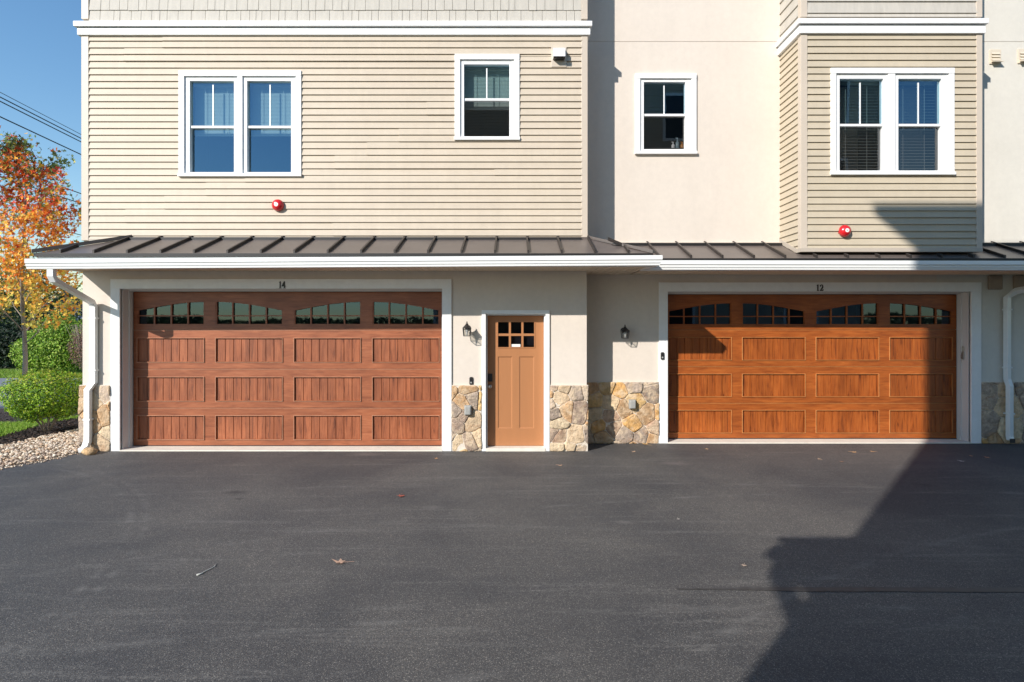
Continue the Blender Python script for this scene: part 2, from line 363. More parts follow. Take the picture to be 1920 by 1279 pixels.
def siding(parent, name, m, u0, u1, z0, z1, pitch, P, holes=(), joints={}, lip=.023, gap=.004):
    # P(u, out, z) gives the point; courses lap like clapboard; butt joints where panels overlap
    b = MB(); k = 0; z = z1
    rows = []
    while z > z0+.001: rows.append((max(z0, z-pitch), z)); z -= pitch
    rows = [(a+(.0016*mnoise.noise(Vector((q*1.7, 3, 0))) if q < len(rows)-1 else 0), c) for q, (a, c) in enumerate(rows)]; rows = [(a, c if q == 0 else rows[q-1][0]) for q, (a, c) in enumerate(rows)]
    for r_, (za, zb) in enumerate(rows):
        cuts = sorted({za, zb, *[h[2] for h in holes if za < h[2] < zb], *[h[3] for h in holes if za < h[3] < zb]})
        for a, c in zip(cuts, cuts[1:]):
            zm = (a+c)/2; segs = [(u0, u1)]
            for h in holes:
                if h[2] < zm < h[3]:
                    ns = []
                    for s0, s1 in segs:
                        if h[1] <= s0 or h[0] >= s1: ns.append((s0, s1)); continue
                        if h[0] > s0: ns.append((s0, h[0]))
                        if h[1] < s1: ns.append((h[1], s1))
                    segs = ns
            js = joints.get(r_//2, [])
            s2 = []
            for s0, s1 in segs:
                cc = [s0]+[j for j in sorted(js) if s0 < j < s1]+[s1]; s2 += list(zip(cc, cc[1:]))
            for q, (s0, s1) in enumerate(s2):
                ex = .006 if any(abs(s0-j) < 1e-6 for j in js) else 0
                f = lambda zz: lip-(lip-.003)*((zz-za)/(zb-za))+ex
                b.add([P(s0, f(a), a), P(s1, f(a), a), P(s1, f(c), c), P(s0, f(c), c)], [(0, 1, 2, 3)])
                if ex: b.add([P(s0, f(a), a), P(s0, f(c), c), P(s0, -.001, c), P(s0, -.001, a)], [(0, 1, 2, 3)])
                if a == za:
                    b.add([P(s0, lip+ex, a), P(s0, 0, a+gap*.2), P(s1, 0, a+gap*.2), P(s1, lip+ex, a)], [(0, 1, 2, 3)])
    return b.build(name, m, parent, fix=False)

def shakes(parent, name, m, x0, x1, rows, y, holes=()):
    b = MB(); rr = random.Random(5)
    for za, zb in rows:
        x = x0
        while x < x1-.01:
            wd = rr.uniform(.09, .22); xe = min(x1, x+wd); dz = rr.uniform(-.004, .004); o = rr.uniform(.014, .019)
            b.add([(x+.003, y-o, za+dz), (xe-.003, y-o, za+dz), (xe-.003, y-.006, zb), (x+.003, y-.006, zb), (x+.003, y, za+dz), (xe-.003, y, za+dz), (xe-.003, y, zb), (x+.003, y, zb)],
                  [(0,1,2,3), (0,4,5,1), (1,5,6,2), (0,3,7,4)])
            x = xe
    return b.build(name, m, parent, fix=False)

def window(parent, Y, xs, ytop, ymid, ybot, outer, out=.032, blind=None, both_screen=True, wide=False, things=None):
    """xs: list of (glass x0,x1) in photo px on plane Y; outer = px box; returns hole rect (behind casing)"""
    ox0, ox1, oy0, oy1 = X(outer[0], Y), X(outer[1], Y), Z(outer[3], Y), Z(outer[2], Y)
    cw = .082
    b = MB(); yf = Y-out
    b.box(ox0, ox0+cw, yf, Y+.03, oy0+.045, oy1-cw); b.box(ox1-cw, ox1, yf, Y+.03, oy0+.045, oy1-cw)
    b.box(ox0, ox1, yf-.004, Y+.03, oy1-cw, oy1)
    b.box(ox0-.008, ox1+.008, yf-.022, Y+.03, oy0, oy0+.045)
    if len(xs) == 2:
        mx0, mx1 = X(xs[0][1], Y)+.062, X(xs[1][0], Y)-.062
        b.box(mx0, mx1, yf+.003, Y+.03, oy0+.045, oy1-cw)
    wo = b.build('window', M['white'], parent, bevel=.003)
    gt, gm, gb = Z(ytop, Y), Z(ymid, Y), Z(ybot, Y)
    for i, (a, c) in enumerate(xs):
        x0, x1 = X(a, Y), X(c, Y)
        l = ox0+cw if i == 0 else mx1; r_ = ox1-cw if i == len(xs)-1 else mx0
        f = MB(); yy = Y-.006
        f.box(l, x0, yy, Y+.09, oy0+.045, oy1-cw); f.box(x1, r_, yy, Y+.09, oy0+.045, oy1-cw)
        f.box(x0, x1, yy, Y+.09, gt, oy1-cw); f.box(x0, x1, yy, Y+.09, oy0+.045, gb)
        f.build('sash_frame', M['white'], wo, bevel=.002)
        f = MB(); f.box(x0, x1, Y+.012, Y+.06, gm-.018, gm+.018); f.build('meeting_rail', M['white'], wo, bevel=.002)
        f = MB(); f.add([(x0,Y+.042,gm),(x1,Y+.042,gm),(x1,Y+.042,gt),(x0,Y+.042,gt)], [(0,1,2,3)]); f.build('upper_glass', M['glass'], wo, fix=False)
        f = MB(); f.add([(x0,Y+.064,gb),(x1,Y+.064,gb),(x1,Y+.064,gm),(x0,Y+.064,gm)], [(0,1,2,3)]); f.build('lower_glass', M['glass'] if not both_screen else M['glass_screen'], wo, fix=False)
        f = MB(); xm = (x0+x1)/2; f.box(xm-.009, xm+.009, Y+.030, Y+.038, gm+.018, gt-.045); f.build('muntin', M['white'], wo)
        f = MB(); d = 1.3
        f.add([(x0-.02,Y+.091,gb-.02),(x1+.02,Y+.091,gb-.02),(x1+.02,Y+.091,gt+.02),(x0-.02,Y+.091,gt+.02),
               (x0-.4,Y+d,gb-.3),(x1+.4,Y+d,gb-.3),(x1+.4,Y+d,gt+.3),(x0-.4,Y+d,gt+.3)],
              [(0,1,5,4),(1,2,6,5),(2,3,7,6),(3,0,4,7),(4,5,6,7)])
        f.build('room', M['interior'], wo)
        if blind:
            zb = blind if isinstance(blind, float) else blind[i]
            f = MB(); z = gt+.01; yb = Y+.16
            f.box(x0-.015, x1+.015, yb-.02, yb+.02, gt-.03, gt+.015)
            tilt = .35 if not wide else 1.15
            while z > zb:
                hw = .0125 if not wide else .022
                dz, dy = (hw*math.cos(tilt), hw*math.sin(tilt))
                f.add([(x0-.015, yb-dy, z-dz), (x1+.015, yb-dy, z-dz), (x1+.015, yb+dy, z+dz), (x0-.015, yb+dy, z+dz)], [(0, 1, 2, 3)])
                z -= (.0215 if not wide else .046)
            f.box(x0-.015, x1+.015, yb-.012, yb+.012, zb-.02, zb)
            for q in (.25, .75): xx = x0+(x1-x0)*q; f.box(xx-.003, xx+.003, yb-.028, yb-.024, zb, gt)
            f.build('blind', M['blind_dark' if wide else 'blind'], wo, fix=False)
    return (ox0+.03, ox1-.03, oy0+.02, oy1-.03)

# --- siding wall of the left house
zs0, zs1 = 3.27, Z(65, Y14)
w1 = window(h14, Y14, [(356, 439), (463.5, 546)], 152, 237.5, 323, (337, 566, 134, 332), blind=Z(247, Y14), both_screen=False)
w2 = window(h14, Y14, [(870, 955)], 121, 186, 256, (853, 974, 103, 264), blind=Z(197, Y14))
JT = {0: [306, 773], 1: [234, 699], 3: [512], 5: [800], 7: [748], 8: [688], 9: [628], 10: [460, 927], 11: [387, 853], 12: [309, 776], 13: [236, 700], 14: [624]}
JT = {k: [X(v, Y14) for v in vv] for k, vv in JT.items()}
siding(h14, 'siding', M['siding'], X(167, Y14), X(1091, Y14), zs0, zs1, .1037, lambda u, o, z: (u, Y14-o, z), [w1, w2], JT)
wall(h14, 'wall_sheathing', M['siding'], XL+.02, XC-.01, 2.9, 9.4, Y14+.002, [w1, w2], .18)
b = MB()
for xa, xb in ((X(154.5, Y14), X(168, Y14)), (X(1090, Y14), X(1101.5, Y14))):
    b = MB(); b.box(xa, xb, Y14-.024, Y14+.10, zs0-.02, zs1+.02); b.build('corner_post', M['post'], h14, bevel=.004)
    b = MB(); b.box(xa, xb, Y14-.024, Y14+.10, Z(37, Y14), 9.3); b.build('corner_post', M['post'], h14, bevel=.004)
b = MB(); b.box(X(168, Y14), X(1090, Y14), Y14-.020, Y14, zs0-.03, zs0+.004); b.build('starter_flashing', M['flash'], h14)
b = MB(); b.box(X(167, Y14), X(1091, Y14), Y14-.018, Y14, zs1-.006, zs1+.02); b.build('siding_trim', M['post'], h14)
zr = Z(20, Y14)
shakes(h14, 'shake_siding', M['shake'], X(168, Y14), X(1090, Y14), [(Z(38, Y14)-.03, zr)]+[(zr+.178*k, zr+.178*(k+1)) for k in range(12)], Y14)
# cornice, two steps, returning round both corners
b = MB()
zt, zm_, zb_ = Z(38.5, Y14-.09), Z(50, Y14-.06), Z(65, Y14-.05)
b.box(XL-.05, XC+.05, Y14-.05, Y14+.58, zb_, zm_-.012); b.box(XL-.035, XC+.035, Y14-.035, Y14+.575, zm_-.012, zm_)
b.box(XL-.085, XC+.075, Y14-.085, Y14+.585, zm_, zt)
b.build('cornice', M['white'], h14, bevel=.006)
b = MB(); b.box(XL-.002, XL+.17, Y14+.101, 20, 0.0, 9.4); b.box(XC-.17, XC+.002, Y14+.101, 9.6, 0, 9.4); b.box(XL+.17, XC-.17, Y14+.2, 20, 9.2, 9.4); b.box(XL, XC, 19.9, 20.1, 0, 9.4)
b.build('side_wall', M['stucco'], h14)
b = MB(); b.prism([(XL-.45, 9.40), (XC+.2, 9.40), (XC+.2, 9.62), (XL-.45, 9.62)], Y14-.35, 20.4); b.build('upper_roof', M['farroof'], h14)

# --- lower stucco of the left house, with garage and entry openings
gx0, gx1 = X(226.6, Y14), X(829.6, Y14); gz = Z(541.6, Y14)
ex0, ex1, ez = X(911, Y14), X(1022.8, Y14), Z(588.8, Y14)
ST = 1.012
wall(h14, 'stucco_wall', M['stucco'], XL, XC, 0, 2.95, Y14, [(gx0, gx1, -1, gz), (ex0, ex1, -1, ez)], .30)
zq = Z(78, Y12)
w3 = window(h12, Y12, [(1207, 1285)], 154, 215, 280, (1190.5, 1305, 139, 290))
hx0, hx1, hz_ = X(1251.4, Y12), X(1819, Y12), Z(547, Y12)
wall(h12, 'stucco_wall', M['stucco'], XC+.003, 7.0, 0, zq-.004, Y12, [w3, (hx0, 7.0, -1, hz_)], .30)
wall(h12, 'right_stucco_wall', M['stucco_side'], 7.0, 14, 0, zq-.004, Y12, [(7.0, hx1, -1, hz_)], .30)
wall(h12, 'upper_stucco_wall', M['stucco'], XC+.003, 7.0, zq+.004, 9.4, Y12, [], .30)
wall(h12, 'upper_right_stucco_wall', M['stucco_side'], 7.0, 14, zq+.004, 9.4, Y12, [], .30)
b = MB(); b.box(XC+.003, 14, Y12+.006, Y12+.1, zq-.004, zq+.004); b.build('control_joint', M['stucco'], h12)
b = MB(); b.box(14, 14.2, Y12, 20, 0, 9.4); b.box(XC+.01, 14, Y12+.31, 20, 9.2, 9.4); b.box(XC+.01, 14.2, 19.9, 20.1, 0, 9.4)
b.build('side_wall', M['stucco'], h12)
b = MB(); b.box(XC+.21, 14.6, Y12-.35, 20.4, 9.401, 9.62); b.build('upper_roof', M['farroof'], h12)

for k_, dk in (('stucco', .028), ('stucco_side', .028), ('siding', .05), ('siding_bay', .05), ('white', .035)):
    t_ = M[k_].node_tree; p_ = t_.nodes['Principled BSDF']; l_ = p_.inputs['Base Color'].links[0].from_socket
    f1 = ramp(t_, noise(t_, coords(t_, (1.6, 1, .22)), 2.2, 7, .7), [(.36, (1-dk,)*3), (.60, (1.0, 1.0, 1.0))])
    c1 = mixc(t_, 1.0, l_, f1, 'MULTIPLY')
    f2 = ramp(t_, noise(t_, coords(t_), 11, 6, .7), [(.35, (.965,)*3), (.65, (1.02,)*3)])
    t_.links.new(mixc(t_, 1.0, c1, f2, 'MULTIPLY'), p_.inputs['Base Color'])
# --- stone veneer
def clip(poly, p, n):
    out = []
    for i in range(len(poly)):
        a, c = poly[i], poly[(i+1) % len(poly)]
        da = (a[0]-p[0])*n[0]+(a[1]-p[1])*n[1]; dc = (c[0]-p[0])*n[0]+(c[1]-p[1])*n[1]
        if da <= 0: out.append(a)
        if da*dc < 0: t = da/(da-dc); out.append((a[0]+t*(c[0]-a[0]), a[1]+t*(c[1]-a[1])))
    return out
PAL = [(.60, .36, .18), (.64, .47, .30), (.46, .30, .20), (.36, .28, .22), (.54, .34, .18), (.50, .39, .30), (.42, .33, .26), (.72, .54, .34), (.66, .38, .14), (.40, .29, .22), (.60, .48, .36), (.70, .46, .20), (.74, .58, .38)]
def stonework(parent, x0, x1, z0, z1, y, seed, size=.20):
    rr = random.Random(seed); seeds = []
    nx = max(1, round((x1-x0)/size*1.0)); nz = max(1, round((z1-z0)/size*1.15))
    for j in range(-1, nz+1):
        for i in range(-1, nx+1):
            seeds.append((x0+(i+.5+rr.uniform(-.42, .42)+(.5 if j % 2 else 0))*(x1-x0)/nx, z0+(j+.5+rr.uniform(-.40, .40))*(z1-z0)/nz))
    seeds = [s_ for s_ in seeds if rr.random() > .24]
    b = MB(); mb = MB(); mb.box(x0+.006, x1-.006, y-.024, y-.001, z0, z1-.006)
    for s_ in seeds:
        poly = [(x0, z0), (x1, z0), (x1, z1), (x0, z1)]
        for q in seeds:
            if q is s_ or abs(q[0]-s_[0])+abs(q[1]-s_[1]) > 1.2: continue
            d = (q[0]-s_[0], q[1]-s_[1]); L = math.hypot(*d); d = (d[0]/L, d[1]/L)
            poly = clip(poly, ((s_[0]+q[0])/2-d[0]*.0035, (s_[1]+q[1])/2-d[1]*.0035), d)
            if len(poly) < 3: break
        if len(poly) < 3: continue
        # resample and roughen the outline
        pts = []
        for i in range(len(poly)):
            a, c = poly[i], poly[(i+1) % len(poly)]; L = math.hypot(c[0]-a[0], c[1]-a[1]); k = max(1, int(L/.020))
            for t in range(k): pts.append((a[0]+(c[0]-a[0])*t/k, a[1]+(c[1]-a[1])*t/k))
        area = abs(sum(pts[i][0]*pts[(i+1)%len(pts)][1]-pts[(i+1)%len(pts)][0]*pts[i][1] for i in range(len(pts))))/2
        if area < .0012: continue
        cx = sum(p[0] for p in pts)/len(pts); cz = sum(p[1] for p in pts)/len(pts)
        # round the corners: two smoothing passes
        for _ in range(1): pts = [((pts[i-1][0]+2*pts[i][0]+pts[(i+1)%len(pts)][0])/4, (pts[i-1][1]+2*pts[i][1]+pts[(i+1)%len(pts)][1])/4) for i in range(len(pts))]
        pts = [(x+.007*mnoise.noise(Vector((x*22, z*22, 1))), z+.007*mnoise.noise(Vector((x*22, z*22, 7)))) for x, z in pts]
        hh = rr.uniform(.014, .044); c = rr.choice(PAL); kk = rr.uniform(.82, 1.15); c = tuple(v*kk for v in c)
        sd = rr.uniform(0, 99); vs = []; n = len(pts); tx, tz = rr.uniform(-.03, .03), rr.uniform(-.03, .03)
        for k, (ins, h) in enumerate(((0, 0), (.0, .7), (.005, .95), (.018, 1.02), (.6, 1.05))):
            for x, z in pts:
                dx, dz = x-cx, z-cz; L = math.hypot(dx, dz) or 1; f = (1-ins) if k == 4 else max(.1, 1-ins/L)
                if k == 4: f = .45
                nn = mnoise.noise(Vector((x*9+sd, z*9, k)))*.006
                vs.append((cx+dx*f, y-.012-h*hh-nn*(k > 1)-(tx*dx+tz*dz)*(k > 1), cz+dz*f))
        fs = []
        for k in range(4):
            for i in range(n): j = (i+1) % n; fs.append((k*n+i, k*n+j, (k+1)*n+j, (k+1)*n+i))
        fs.append(tuple(range(4*n, 5*n))); b.add(vs, fs, c)
    o = b.build('stone_veneer', M['stone'], parent, smooth=True)
    mb.build('mortar', M['mortar'], o)
    f = MB(); f.box(x0, x1, y-.028, y, z1-.004, z1+.008); f.build('stone_ledge', M['mortar'], o)
stonework(h14, XL-.03, X(209.4, Y14)-.002, 0, ST, Y14, 3, .24)
stonework(h14, X(847, Y14)+.003, X(903.5, Y14)-.002, 0, ST, Y14, 8)
stonework(h14, X(1031, Y14)+.002, XC+.02, 0, ST, Y14, 21)
stonework(h12, XC+.01, X(1235, Y12)-.002, 0, ST-.005, Y12, 34, .235)
stonework(h12, X(1837.7, Y12)+.002, 14, 0, ST-.005, Y12, 5, .24)

# --- garage openings: casing, jambs
def garage(parent, gx0, gx1, gz, Y, wv, wh, seed, tl, tr, tt):
    Yd = Y+.265; b = MB(); pr = .028
    b.box(gx0-tl, gx0, Y-pr, Y+.02, 0, gz); b.box(gx1, gx1+tr, Y-pr, Y+.02, 0, gz); b.box(gx0-tl, gx1+tr, Y-pr-.003, Y+.02, gz, gz+tt)
    b.build('garage_casing', M['white'], parent, bevel=.003)
    b = MB()
    for xa, xb, s_ in ((gx0, gx0+.012, 1), (gx1-.012, gx1, -1)):
        b.box(xa, xb, Y+.021, Yd+.03, 0, gz-.012)
    b.box(gx0, gx1, Y+.021, Yd+.03, gz-.012, gz)
    # stop mouldings
    b.box(gx0+.012, gx0+.03, Yd-.10, Yd-.05, 0, gz-.03); b.box(gx1-.03, gx1-.012, Yd-.10, Yd-.05, 0, gz-.03); b.box(gx0+.012, gx1-.012, Yd-.10, Yd-.05, gz-.03, gz-.012)
    b.build('garage_jamb', M['jamb'], parent)
    b = MB(); b.box(gx0, gx1, Y-.035, Yd+.1, -.02, .006+.012); b.build('garage_threshold', M['threshold'], parent)
    # door
    x0, x1, z0, z1 = gx0+.02, gx1-.02, .02, gz-.035
    cols = 4; pw = 1.07; xm = (x0+x1)/2; pitch = 1.2475; rows = [.02, .625, 1.245, 1.868, z1]
    d = MB(); yd = Yd; th = .05
    cen = [xm+(i-1.5)*pitch for i in range(4)]
    ph = .392
    prow = [(.02+.605/2-.01), (.625+1.245)/2-.008, (1.245+1.868)/2-.01]
    # stiles and rails as a face with panel recesses: built section by section
    for r_ in range(3):
        za, zb = rows[r_]+.0035, rows[r_+1]-.0035; pz0, pz1 = prow[r_]-ph/2, prow[r_]+ph/2
        xs = [x0]+[v for c in cen for v in (c-pw/2, c+pw/2)]+[x1]
        d.box(x0, x1, yd, yd+th, za, pz0); d.box(x0, x1, yd, yd+th, pz1, zb)
        for i in range(0, 10, 2): d.box(xs[i], xs[i+1], yd, yd+th, pz0, pz1)
    # top section with arched window openings
    za, zb = rows[3]+.0035, z1; wz0 = 1.945; d.box(x0, x1, yd, yd+th, za, wz0)
    xs = [x0]+[v for c in cen for v in (c-pw/2, c+pw/2)]+[x1]
    for i in range(0, 10, 2): d.box(xs[i], xs[i+1], yd, yd+th, wz0, zb)
    def arch(i, x):     # underside height of arch at x for window i
        u = (x-(cen[i]-pw/2))/pw
        if i % 2: u = 1-u
        return 2.195+.138*math.sin(max(0, min(1, u))*math.pi/2)**1.05
    SEG = 14
    for i in range(4):
        for k in range(SEG):
            a, c = cen[i]-pw/2+pw*k/SEG, cen[i]-pw/2+pw*(k+1)/SEG; ha, hc = arch(i, a), arch(i, c)
            d.add([(a,yd,ha),(c,yd,hc),(c,yd,zb),(a,yd,zb),(a,yd+th,ha),(c,yd+th,hc)], [(0,1,2,3),(0,4,5,1)])
    door = d.build('garage_door', M[wh], parent, fix=False)
    for zz in rows[1:4]:
        b = MB(); b.box(x0, x1, yd-.003, yd+.02, zz-.0065, zz-.0015); b.build('section_joint', M['red_edge' if 'red' in wv else 'or_edge'], door)  # pale strip paints a highlight line along the joint
    b = MB(); b.box(x0, x1, yd+.03, yd+.05, .02, wz0); b.build('backing', M['darkplastic'], door)
    for r_ in range(3):
        for i in range(4):
            p = MB(); a, c = cen[i]-pw/2, cen[i]+pw/2; pz0, pz1 = prow[r_]-ph/2, prow[r_]+ph/2; rc = .012; iv = .018
            # sloped moulding ring then grooved boards
            o_ = [(a,pz0),(c,pz0),(c,pz1),(a,pz1)]; i_ = [(a+iv,pz0+iv),(c-iv,pz0+iv),(c-iv,pz1-iv),(a+iv,pz1-iv)]
            m2 = [(a+.010,pz0+.010),(c-.010,pz0+.010),(c-.010,pz1-.010),(a+.010,pz1-.010)]
            vs = [(x, yd, z) for x, z in o_]+[(x, yd-.012, z) for x, z in m2]+[(x, yd+rc, z) for x, z in i_]
            fs = []
            for k in range(4): j = (k+1) % 4; fs += [(k, j, 4+j, 4+k), (4+k, 4+j, 8+j, 8+k)]
            e_ = MB(); t_ = .0065
            for (qa, qb, qc, qd) in ((a, c, pz0, pz0+t_), (a, c, pz1-t_, pz1), (a, a+t_, pz0+t_, pz1-t_), (c-t_, c, pz0+t_, pz1-t_)): e_.box(qa, qb, yd-.0145, yd-.0015, qc, qd)
            e_.build('panel_moulding', M['red_edge' if 'red' in wv else 'or_edge'], door)  # pale ring stands in for sun caught on the panel edge
            p.add(vs, fs)
            nb = 8; bw = (c-a-2*iv)/nb
            for k in range(nb):
                xa, xb = a+iv+k*bw, a+iv+(k+1)*bw; g = .005
                p.add([(xa,yd+rc+.012,pz0+iv),(xa+g,yd+rc,pz0+iv),(xb-g,yd+rc,pz0+iv),(xb,yd+rc+.012,pz0+iv),
                       (xa,yd+rc+.012,pz1-iv),(xa+g,yd+rc,pz1-iv),(xb-g,yd+rc,pz1-iv),(xb,yd+rc+.012,pz1-iv)],
                      [(0,1,5,4),(1,2,6,5),(2,3,7,6)])
            p.build('panel', M[wv], door, fix=False)
    for i in range(4):
        a, c = cen[i]-pw/2, cen[i]+pw/2
        g = MB(); pts = [(a, wz0), (c, wz0)]+[(c-(c-a)*k/SEG, arch(i, c-(c-a)*k/SEG)+.002) for k in range(SEG+1)]
        g.add([(x, yd+.034, z) for x, z in pts], [tuple(range(len(pts)))]); g.build('window_glass', M['glass_garage'], door, fix=False)
        g = MB(); fw = .018
        for k in range(5):
            xx = a+(c-a)*k/4; l, r2 = (xx, xx+fw) if k == 0 else ((xx-fw, xx) if k == 4 else (xx-.011, xx+.011))
            zt = arch(i, (l+r2)/2); g.box(l, r2, yd+.006, yd+.03, wz0, zt)
        g.box(a+fw, c-fw, yd+.008, yd+.028, wz0, wz0+fw)
        zmid = wz0+.148
        for k in range(4):
            l = a+(c-a)*k/4+(fw if k == 0 else .011); r2 = a+(c-a)*(k+1)/4-(fw if k == 3 else .011)
            g.box(l, r2, yd+.010, yd+.028, zmid-.009, zmid+.009)
        for k in range(SEG):
            xa, xb = a+pw*k/SEG, a+pw*(k+1)/SEG; ha, hc = arch(i, xa), arch(i, xb)
            g.add([(xa,yd-.004,ha-.018),(xb,yd-.004,hc-.018),(xb,yd-.004,hc),(xa,yd-.004,ha),(xa,yd+.03,ha-.018),(xb,yd+.03,hc-.018),(xa,yd+.0,ha),(xb,yd+.0,hc)], [(0,1,2,3),(0,4,5,1),(3,2,7,6)])
        g.build('window_grille', M[wh], door, fix=False)
    b = MB(); b.box(x0, x1, yd-.006, yd+.03, .006+.012, .030); b.build('bottom_seal', M['darkplastic'], door)
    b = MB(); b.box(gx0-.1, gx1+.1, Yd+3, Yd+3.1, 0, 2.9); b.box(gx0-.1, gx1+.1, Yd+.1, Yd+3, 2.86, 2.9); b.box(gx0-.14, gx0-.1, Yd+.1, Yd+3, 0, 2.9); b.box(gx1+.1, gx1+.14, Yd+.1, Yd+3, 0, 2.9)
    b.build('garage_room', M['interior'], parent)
garage(h14, gx0, gx1, gz, Y14, 'redwood_v', 'redwood_h', 1, .142, .143, .150)
garage(h12, hx0, hx1, hz_, Y12, 'orwood_v', 'orwood_h', 2, .144, .164, .152)
# wall console loop on the right jamb of the orange door
b = MB(); xx = hx1-.028; yy = Y12+.12; zc = 1.925-(661-HZ)/111.5
b.tube([(xx, yy+.02*math.cos(t), zc+.055+.05*math.sin(t)) for t in [k*math.pi/6 for k in range(13)]], .007, 6)
b.box(xx-.012, xx+.014, yy-.016, yy+.016, zc-.11, zc)
tag(b.build('pull_handle', M['nickel'], None, origin=(xx, yy, zc)), 'small grey looped handle fixed to the white jamb right of the orange garage door', 'handle')

# --- entry door
Yd = Y14+.14; b = MB(); cw = .062
b.box(ex0-cw, ex0, Y14-.028, Y14+.02, 0, ez); b.box(ex1, ex1+cw, Y14-.028, Y14+.02, 0, ez); b.box(ex0-cw, ex1+cw, Y14-.030, Y14+.02, ez, ez+.058)
b.build('door_casing', M['white'], h14, bevel=.003)
b = MB(); b.box(ex0, ex0+.02, Y14+.021, Yd+.05, .03, ez-.02); b.box(ex1-.02, ex1, Y14+.021, Yd+.05, .03, ez-.02); b.box(ex0, ex1, Y14+.021, Yd+.05, ez-.02, ez)
b.build('door_jamb', M['white'], h14)
b = MB(); b.box(ex0, ex1, Y14-.04, Yd+.05, -.02, .045); b.build('door_sill', M['threshold'], h14, bevel=.004)
def ux(x): return X(x, Yd)
def uz(y): return Z(y, Yd)
dx0, dx1, dz0, dz1 = ex0+.022, ex1-.022, .05, ez-.024
wins = [(ux(a), ux(c), uz(f), uz(e)) for (a, c) in ((934, 954), (958, 977.5), (981.5, 1001.5)) for (e, f) in ((604, 625.5), (630, 651))]
pans = [(ux(a), ux(c), uz(803.5), uz(668.5)) for a, c in ((933.5, 960.5), (973.5, 1001.5))]
door = wall(h14, 'entry_door', M['door'], dx0, dx1, dz0, dz1, Yd, wins+pans, .045)
for (a, c, e, f) in pans:
    p = MB(); iv = .016; rc = .012
    o_ = [(a,e),(c,e),(c,f),(a,f)]; i_ = [(a+iv,e+iv),(c-iv,e+iv),(c-iv,f-iv),(a+iv,f-iv)]
    p.add([(x, Yd, z) for x, z in o_]+[(x, Yd+rc, z) for x, z in i_], [(k, (k+1)%4, 4+(k+1)%4, 4+k) for k in range(4)]+[(4,5,6,7)])
    p.build('door_panel', M['door'], door, fix=False)
for (a, c, e, f) in wins:
    p = MB(); p.add([(a-.003,Yd+.02,e-.003),(c+.003,Yd+.02,e-.003),(c+.003,Yd+.02,f+.003),(a-.003,Yd+.02,f+.003)], [(0,1,2,3)]); p.build('door_pane', M['glass_door'], door, fix=False)
f_ = MB(); e0, e1, e2, e3 = wins[0][0], wins[-1][1], min(w_[2] for w_ in wins), max(w_[3] for w_ in wins); mw = .014
f_.box(e0-mw, e1+mw, Yd-.008, Yd, e2-mw, e2-.001); f_.box(e0-mw, e1+mw, Yd-.008, Yd, e3+.001, e3+mw); f_.box(e0-mw, e0-.001, Yd-.008, Yd, e2-.001, e3+.001); f_.box(e1+.001, e1+mw, Yd-.008, Yd, e2-.001, e3+.001)
f_.build('lite_moulding', M['door'], door, bevel=.002)
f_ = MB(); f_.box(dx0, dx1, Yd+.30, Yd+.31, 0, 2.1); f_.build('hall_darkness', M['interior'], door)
f_ = MB(); f_.box(ux(958.8), ux(975.8), Yd+.014, Yd+.0175, uz(650.5), uz(645.5)); f_.build('sticker', M['sticker'], door)
kx = ux(919)
f_ = MB(); f_.lathe((kx, Yd, uz(724.5)), (0, -1, 0), [(.033, 0), (.033, .006), (.014, .012), (.012, .035), (.027, .045), (.031, .058), (.024, .070), (.004, .074)], 20); f_.build('door_knob', M['nickel'], door, smooth=True)
f_ = MB(); f_.box(kx-.033, kx+.033, Yd-.028, Yd, uz(708)-.062, uz(708)+.062); f_.lathe((kx, Yd-.028, uz(708)-.03), (0, -1, 0), [(.014, 0), (.012, .01)], 12); f_.build('keypad_lock', M['darkplastic'], door, bevel=.010)

# --- pent roofs
RE, ZE, ZW = .82, 2.95, 3.285         # overhang, eave height, height at wall
def roofplane(pts, parent, name='pent_roof', m='roof'):
    b = MB(); n = len(pts); t = .02
    b.add(list(pts)+[(x, y, z-t) for x, y, z in pts], [tuple(range(n)), tuple(range(2*n-1, n-1, -1))]+[(i, i+n, (i+1) % n+n, (i+1) % n) for i in range(n)])
    return b
XE = XL-.06; ye14 = Y14-RE; ye12 = Y12-RE; xr = XC+RE
slope = (ZW-ZE)/RE
b = roofplane([(XE, ye14, ZE), (xr, ye14, ZE), (XC, Y14, ZW), (XE+RE, Y14, ZW)], h14)
b2 = roofplane([(XE, ye14, ZE), (XE+RE, Y14, ZW), (XE, Y14+.0, ZE)], h14); b.v += []; b.add(b2.v, b2.f)
b2 = roofplane([(xr, ye14, ZE), (xr, ye12, ZE), (XC, Y12, ZW), (XC, Y14, ZW)], h14); b.add(b2.v, b2.f)
roof14 = b.build('pent_roof', M['roof'], h14)
b = roofplane([(xr, ye12, ZE), (14.6, ye12, ZE), (14.6, Y12, ZW), (XC, Y12, ZW)], h12)
roof12 = b.build('pent_roof', M['roof'], h12)
def seam(mb, p0, p1, hw=.013, h=.046):
    p0, p1 = Vector(p0), Vector(p1); d = (p1-p0).normalized(); s_ = d.cross(Vector((0, 0, 1))).normalized()*hw; up = Vector((0, 0, h))
    mb.add([p0-s_, p0+s_, p0+s_+up, p0-s_+up, p1-s_, p1+s_, p1+s_+up, p1-s_+up], [(0,1,2,3),(5,4,7,6),(1,5,6,2),(4,0,3,7),(3,2,6,7),(0,4,5,1)])
def zr_(dist): return ZE+slope*dist
mb = MB(); x = -.24-.47*20
while x < xr:
    if x > XE+.05:
        top = RE
        if x < XE+RE: top = x-XE
        if x > XC: top = xr-x
        if top > .04: mb = MB(); seam(mb, (x, ye14+.01, zr_(.01)), (x, ye14+top, zr_(top))); mb.build('roof_seam', M['roofseam'], roof14)
    x += .47
